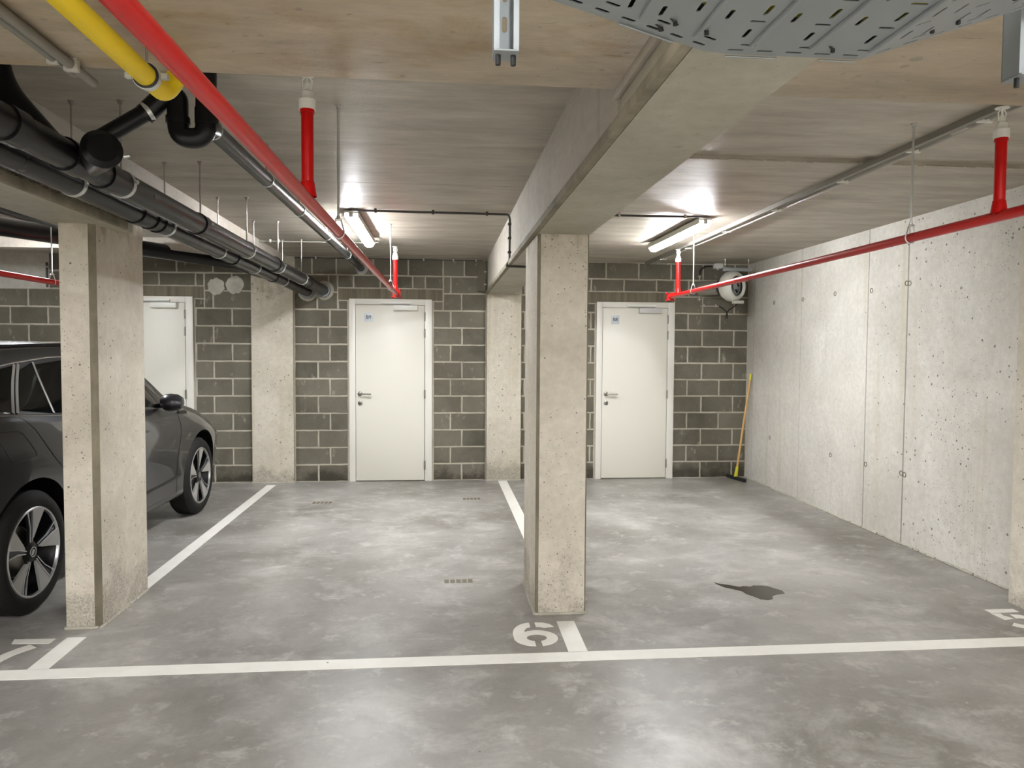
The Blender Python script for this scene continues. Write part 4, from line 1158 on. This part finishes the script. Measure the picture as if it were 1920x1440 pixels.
    def strip(q, path, wd, off, sgs=(1,), n=40):
        # thin ribbon along a (s,z) path
        pts = [V((p[0], p[1])) for p in path]; d = [0]
        for a, b in zip(pts[:-1], pts[1:]): d.append(d[-1]+(b-a).length)
        res = []
        for i in range(n+1):
            t = d[-1]*i/n; k = min(max(j for j in range(len(d)) if d[j] <= t+1e-9), len(pts)-2); u = (t-d[k])/(d[k+1]-d[k]); res.append(pts[k].lerp(pts[k+1], u))
        for sg in sgs:
            L = []
            for i, p in enumerate(res):
                tt = (res[min(i+1, n)]-res[max(i-1, 0)]).normalized(); nn = V((-tt.y, tt.x))*wd/2
                a, b = p+nn, p-nn
                L.append((q._v((sg*(surf_w(a.x, a.y)+off), a.x, a.y)), q._v((sg*(surf_w(p.x, p.y)+off+wd*.25), p.x, p.y)), q._v((sg*(surf_w(b.x, b.y)+off), b.x, b.y))))
            for a, b in zip(L[:-1], L[1:]):
                q.bm.faces.new((a[0], b[0], b[1], a[1])); q.bm.faces.new((a[1], b[1], b[2], a[2]))
    BOTH = (1, -1)
    for nme, pol in (('quarter_window', [(-.60, 1.215), (-.13, 1.190), (.19, 1.455), (.0, 1.435), (-.35, 1.37)]),
                     ('rear_door_window', [(-.05, 1.180), (.275, 1.158), (.385, 1.468), (.27, 1.462)]),
                     ('rear_door_window', [(.31, 1.155), (.95, 1.120), (.98, 1.495), (.7, 1.492), (.42, 1.472)]),
                     ('front_door_window', [(1.06, 1.115), (1.86, 1.085), (1.72, 1.32), (1.5, 1.43), (1.07, 1.492)]),
                     ('front_corner_window', [(1.90, 1.084), (2.05, 1.078), (1.78, 1.29)])):
        for sd in BOTH: cpart(lambda q: patch(q, pol, .003, sgs=(sd,)), nme, glass, body)
    for sd in BOTH:
        cpart(lambda q: (strip(q, [(-.64, 1.207), (-.2, 1.182), (.34, 1.142), (1.0, 1.105), (1.6, 1.077), (2.12, 1.066)], .013, .003, (sd,), 80),
                     strip(q, [(-.64, 1.225), (-.40, 1.365), (-.05, 1.442), (.2, 1.472), (.6, 1.503), (1.0, 1.508), (1.35, 1.475), (1.72, 1.345), (2.11, 1.075)], .012, .003, (sd,), 90)), 'window_trim', chrome, body, label='bright trim line round the side windows')
    for sd in BOTH:
        cpart(lambda q: (strip(q, [(-.112, 1.188), (.205, 1.460)], .018, .004, (sd,), 12), strip(q, [(-.075, 1.184), (.243, 1.462)], .018, .005, (sd,), 12), strip(q, [(.292, 1.158), (.402, 1.472)], .020, .005, (sd,), 14)), 'window_divider', silv2, body)
    for sd in BOTH:
        cpart(lambda q: strip(q, [(1.01, 1.115), (1.02, 1.50)], .06, .0035, (sd,), 12), 'door_pillar', blk, body)
    # panel gaps
    for sd in BOTH:
        cpart(lambda q: (strip(q, [(-.09, 1.178), (-.03, 1.135), (.04, 1.07), (.11, .98), (.18, .90), (.25, .84), (.34, .74), (.47, .60), (.52, .45), (.53, .34)], .006, .0008, (sd,), 60),
                     strip(q, [(1.02, 1.12), (1.04, .9), (1.04, .30)], .006, .0008, (sd,), 40), strip(q, [(2.16, 1.06), (2.18, .9), (2.12, .6), (2.14, .30)], .006, .0008, (sd,), 40),
                     strip(q, [(.53, .32), (1.3, .30), (2.14, .30)], .006, .0008, (sd,), 40), strip(q, [(-.70, .95), (-.52, .80), (-.37, .62)], .005, .0008, (sd,), 20)), 'panel_gaps', blk, body)
    rr = [(-.315, 1.06), (-.305, 1.085), (-.28, 1.097), (-.14, 1.090), (-.105, 1.08), (-.08, 1.055), (-.01, .965), (.005, .94), (-.015, .922), (-.05, .915), (-.19, .918), (-.225, .925), (-.245, .945)]
    cpart(lambda q: strip(q, rr+[rr[0]], .005, .0008, (1,), 70), 'fuel_flap', blk, body, label='charging flap outline behind the rear door')
    for sd in BOTH:
        cpart(lambda q: strip(q, [(.50, .39), (1.2, .405), (1.9, .43), (2.2, .45)], .02, .004, (sd,), 50), 'sill_trim', blk, body)
    for sd in BOTH:
        cpart(lambda q: (strip(q, [(2.20, 1.005), (2.40, .992)], .03, .002, (sd,), 10)), 'fender_vent', blk, body)
    for sd in BOTH:
        cpart(lambda q: (strip(q, [(3.30, .79), (3.46, .74)], .05, .003, (sd,), 12)), 'headlight', glass, body)
    redl = simple('red_lamp_lens', (.25, .01, .01, 1), .15)
    for sd in BOTH:
        cpart(lambda q: (strip(q, [(-.98, .93), (-.80, .97)], .06, .003, (sd,), 12)), 'tail_light', redl, body)
    for sx in (1, -1):
        cpart(lambda q: (q.tube([(sx*.86, 1.84, 1.085), (sx*.98, 1.81, 1.095)], .022, 10),), 'mirror_arm', blk, body)
        mir = cpart(lambda q: q.lathe([(-.085, 0), (-.08, .045), (-.045, .072), (0, .078), (.06, .070), (.10, .045), (.115, 0)], (0, 0, 0), (1, 0, 0), 24), 'mirror', mp_, body)
        mir.location = (sx*1.0, 1.80, 1.118); mir.scale = (.95, .82, .95)
        mt = cpart(lambda q: q.lathe([(-.075, .040), (-.04, .0735), (0, .0795), (.06, .0715), (.095, .046)], (0, 0, 0), (1, 0, 0), 24), 'mirror_base', blk, body)
        mt.location = (sx*1.0, 1.80, 1.098); mt.scale = (.92, .80, .62)
    # roof rails
    for sx in (1, -1):
        cpart(lambda q: q.tube([(sx*.60, -.55, 1.478), (sx*.60, -.45, 1.512), (sx*.605, .2, 1.572), (sx*.605, .9, 1.585), (sx*.61, 1.3, 1.560), (sx*.615, 1.38, 1.54)], .013, 8), 'roof_rail', blk, body)
    # windscreen and rear window (dark glass following the body)
    def topglass(q, s0, s1, frac):
        n1, n2 = 14, 14; g = []
        for i in range(n1+1):
            s = s0+(s1-s0)*i/n1; sec = section(s); wmax = interp(st, T['wc'], s)*frac; row = []
            for j in range(n2+1):
                x = -wmax + 2*wmax*j/n2; z = None
                for a, b in zip(sec[::-1][:-1], sec[::-1][1:]):
                    if a[0] <= abs(x) <= b[0] and b[0] > a[0]: z = a[1]+(b[1]-a[1])*(abs(x)-a[0])/(b[0]-a[0]); break
                if z is None: z = sec[-1][1]
                row.append(q._v((x, s, z+.004)))
            g.append(row)
        for i in range(n1):
            for j in range(n2): q.bm.faces.new((g[i][j], g[i][j+1], g[i+1][j+1], g[i+1][j]))
    cpart(lambda q: topglass(q, 1.42, 2.26, .90), 'windscreen', glass, body)
    cpart(lambda q: topglass(q, -.93, -.55, .88), 'rear_window', glass, body)
    # wheels
    def wheel(sx, s):
        R_, rim = .362, .262; xo = sx*.928
        def P2(x, y, z): return (xo - sx*x, s+y, .362+z)      # x = depth inward from the tyre face
        q = MB(); q.lathe([(.205, rim-.01), (.215, rim+.03), (.20, R_-.02), (.175, R_), (.045, R_), (.018, R_-.022), (.004, R_-.06), (.010, rim+.012), (.022, rim-.004), (.06, rim-.012)], (xo, s, .362), (-sx, 0, 0), 64)
        w = q.build('wheel', rub, None, label='black tyre with five-spoke alloy'); w.parent = rt; w.location = (0, 0, 0)
        def wp(fn, name, mat, **k):
            q = MB(); fn(q); o = q.build(name, mat, None, **k); o.parent = w; o.location = (0, 0, 0); return o
        wp(lambda q: q.lathe([(.014, rim+.004), (.010, rim-.002), (.012, rim-.010), (.026, rim-.014)], (xo, s, .362), (-sx, 0, 0), 64), 'rim_lip', silver)
        wp(lambda q: q.lathe([(.022, rim-.010), (.10, rim-.03), (.15, rim-.05), (.15, .0)], (xo, s, .362), (-sx, 0, 0), 48), 'rim_barrel', blk)
        def pt(r, a, x): return P2(x, r*math.cos(a)*sx, r*math.sin(a))
        def blade(q, pol, x_in, x_out, th_=.016):
            # pol: (r, angle deg)
            a = [q._v(pt(r, math.radians(t), x_in + (x_out-x_in)*(r/rim))) for r, t in pol]
            b = [q._v(pt(r, math.radians(t), x_in + (x_out-x_in)*(r/rim) + th_)) for r, t in pol]
            q.bm.faces.new(a); q.bm.faces.new(b[::-1]); n = len(pol)
            for i in range(n): q.bm.faces.new((a[i], b[i], b[(i+1) % n], a[(i+1) % n]))
        for k in range(5):
            t0 = 90 + 72*k + (6 if s > 1 else 0)
            wp(lambda q: blade(q, [(rim-.008, t0-24), (rim-.006, t0-16), (rim-.006, t0-8), (rim-.008, t0+1), (.15, t0-1), (.075, t0-2), (.085, t0-12), (.16, t0-20)], .034, .012), 'spoke', silv2)
            wp(lambda q: blade(q, [(rim-.008, t0+2), (rim-.008, t0+13), (.15, t0+9), (.062, t0+14), (.058, t0-6), (.15, t0+1)], .040, .022), 'spoke', graph)
            wp(lambda q: (blade(q, [(rim-.007, t0+1), (rim-.007, t0+2.6), (.15, t0+1.4), (.062, t0+4), (.062, t0-2), (.15, t0-1)], .030, .010, .006),
                          blade(q, [(rim-.007, t0+13), (rim-.007, t0+14.6), (.15, t0+11.4), (.062, t0+20), (.062, t0+13), (.15, t0+9)], .032, .013, .006)), 'spoke_edge', silver)
        wp(lambda q: q.lathe([(.05, .066), (.036, .062), (.028, .045), (.026, .0)], (xo, s, .362), (-sx, 0, 0), 32), 'hub', blk)
        def logo(q):
            q.lathe([(.0265, .030), (.022, .030), (.022, .025), (.0265, .025)], (xo, s, .362), (-sx, 0, 0), 28, closed=True)
            a = [(-.016, -.012), (-.006, -.020), (.002, -.016), (.010, -.006), (.018, .010), (.006, .006), (.010, .014), (.0, .010), (.002, .018), (-.007, .011), (-.011, .002)]
            fr_ = [q._v(P2(.0225, p[0]*sx, p[1])) for p in a]; bk_ = [q._v(P2(.0265, p[0]*sx, p[1])) for p in a]
            q.bm.faces.new(fr_)
            for i in range(len(a)): q.bm.faces.new((fr_[i], fr_[(i+1) % len(a)], bk_[(i+1) % len(a)], bk_[i]))
        wp(logo, 'hub_emblem', silver)
        wp(lambda q: q.lathe([(.12, .15), (.13, .15), (.13, 0)], (xo, s, .362), (-sx, 0, 0), 32), 'brake_disc', M['steel'])
    for sx in (1, -1):
        for s in (0, 2.70): wheel(sx, s)
    return rt
car()

# ------------------------------------------------------------------ world and view
w = bpy.data.worlds.new('world'); S.world = w; w.use_nodes = True
w.node_tree.nodes['Background'].inputs[0].default_value = (0, 0, 0, 1)
S.view_settings.view_transform = 'Standard'; S.view_settings.look = 'None'; S.view_settings.exposure = .27; S.view_settings.gamma = 1
S.view_settings.use_curve_mapping = False
S.cycles.use_denoising = True
S.cycles.max_bounces = 6; S.cycles.diffuse_bounces = 4; S.cycles.glossy_bounces = 3; S.cycles.transmission_bounces = 2; S.cycles.transparent_max_bounces = 2
S.cycles.caustics_reflective = False; S.cycles.caustics_refractive = False
S.cycles.use_adaptive_sampling = True; S.cycles.adaptive_threshold = .012
S.cycles.sample_clamp_indirect = 6
S.cycles.use_light_tree = False
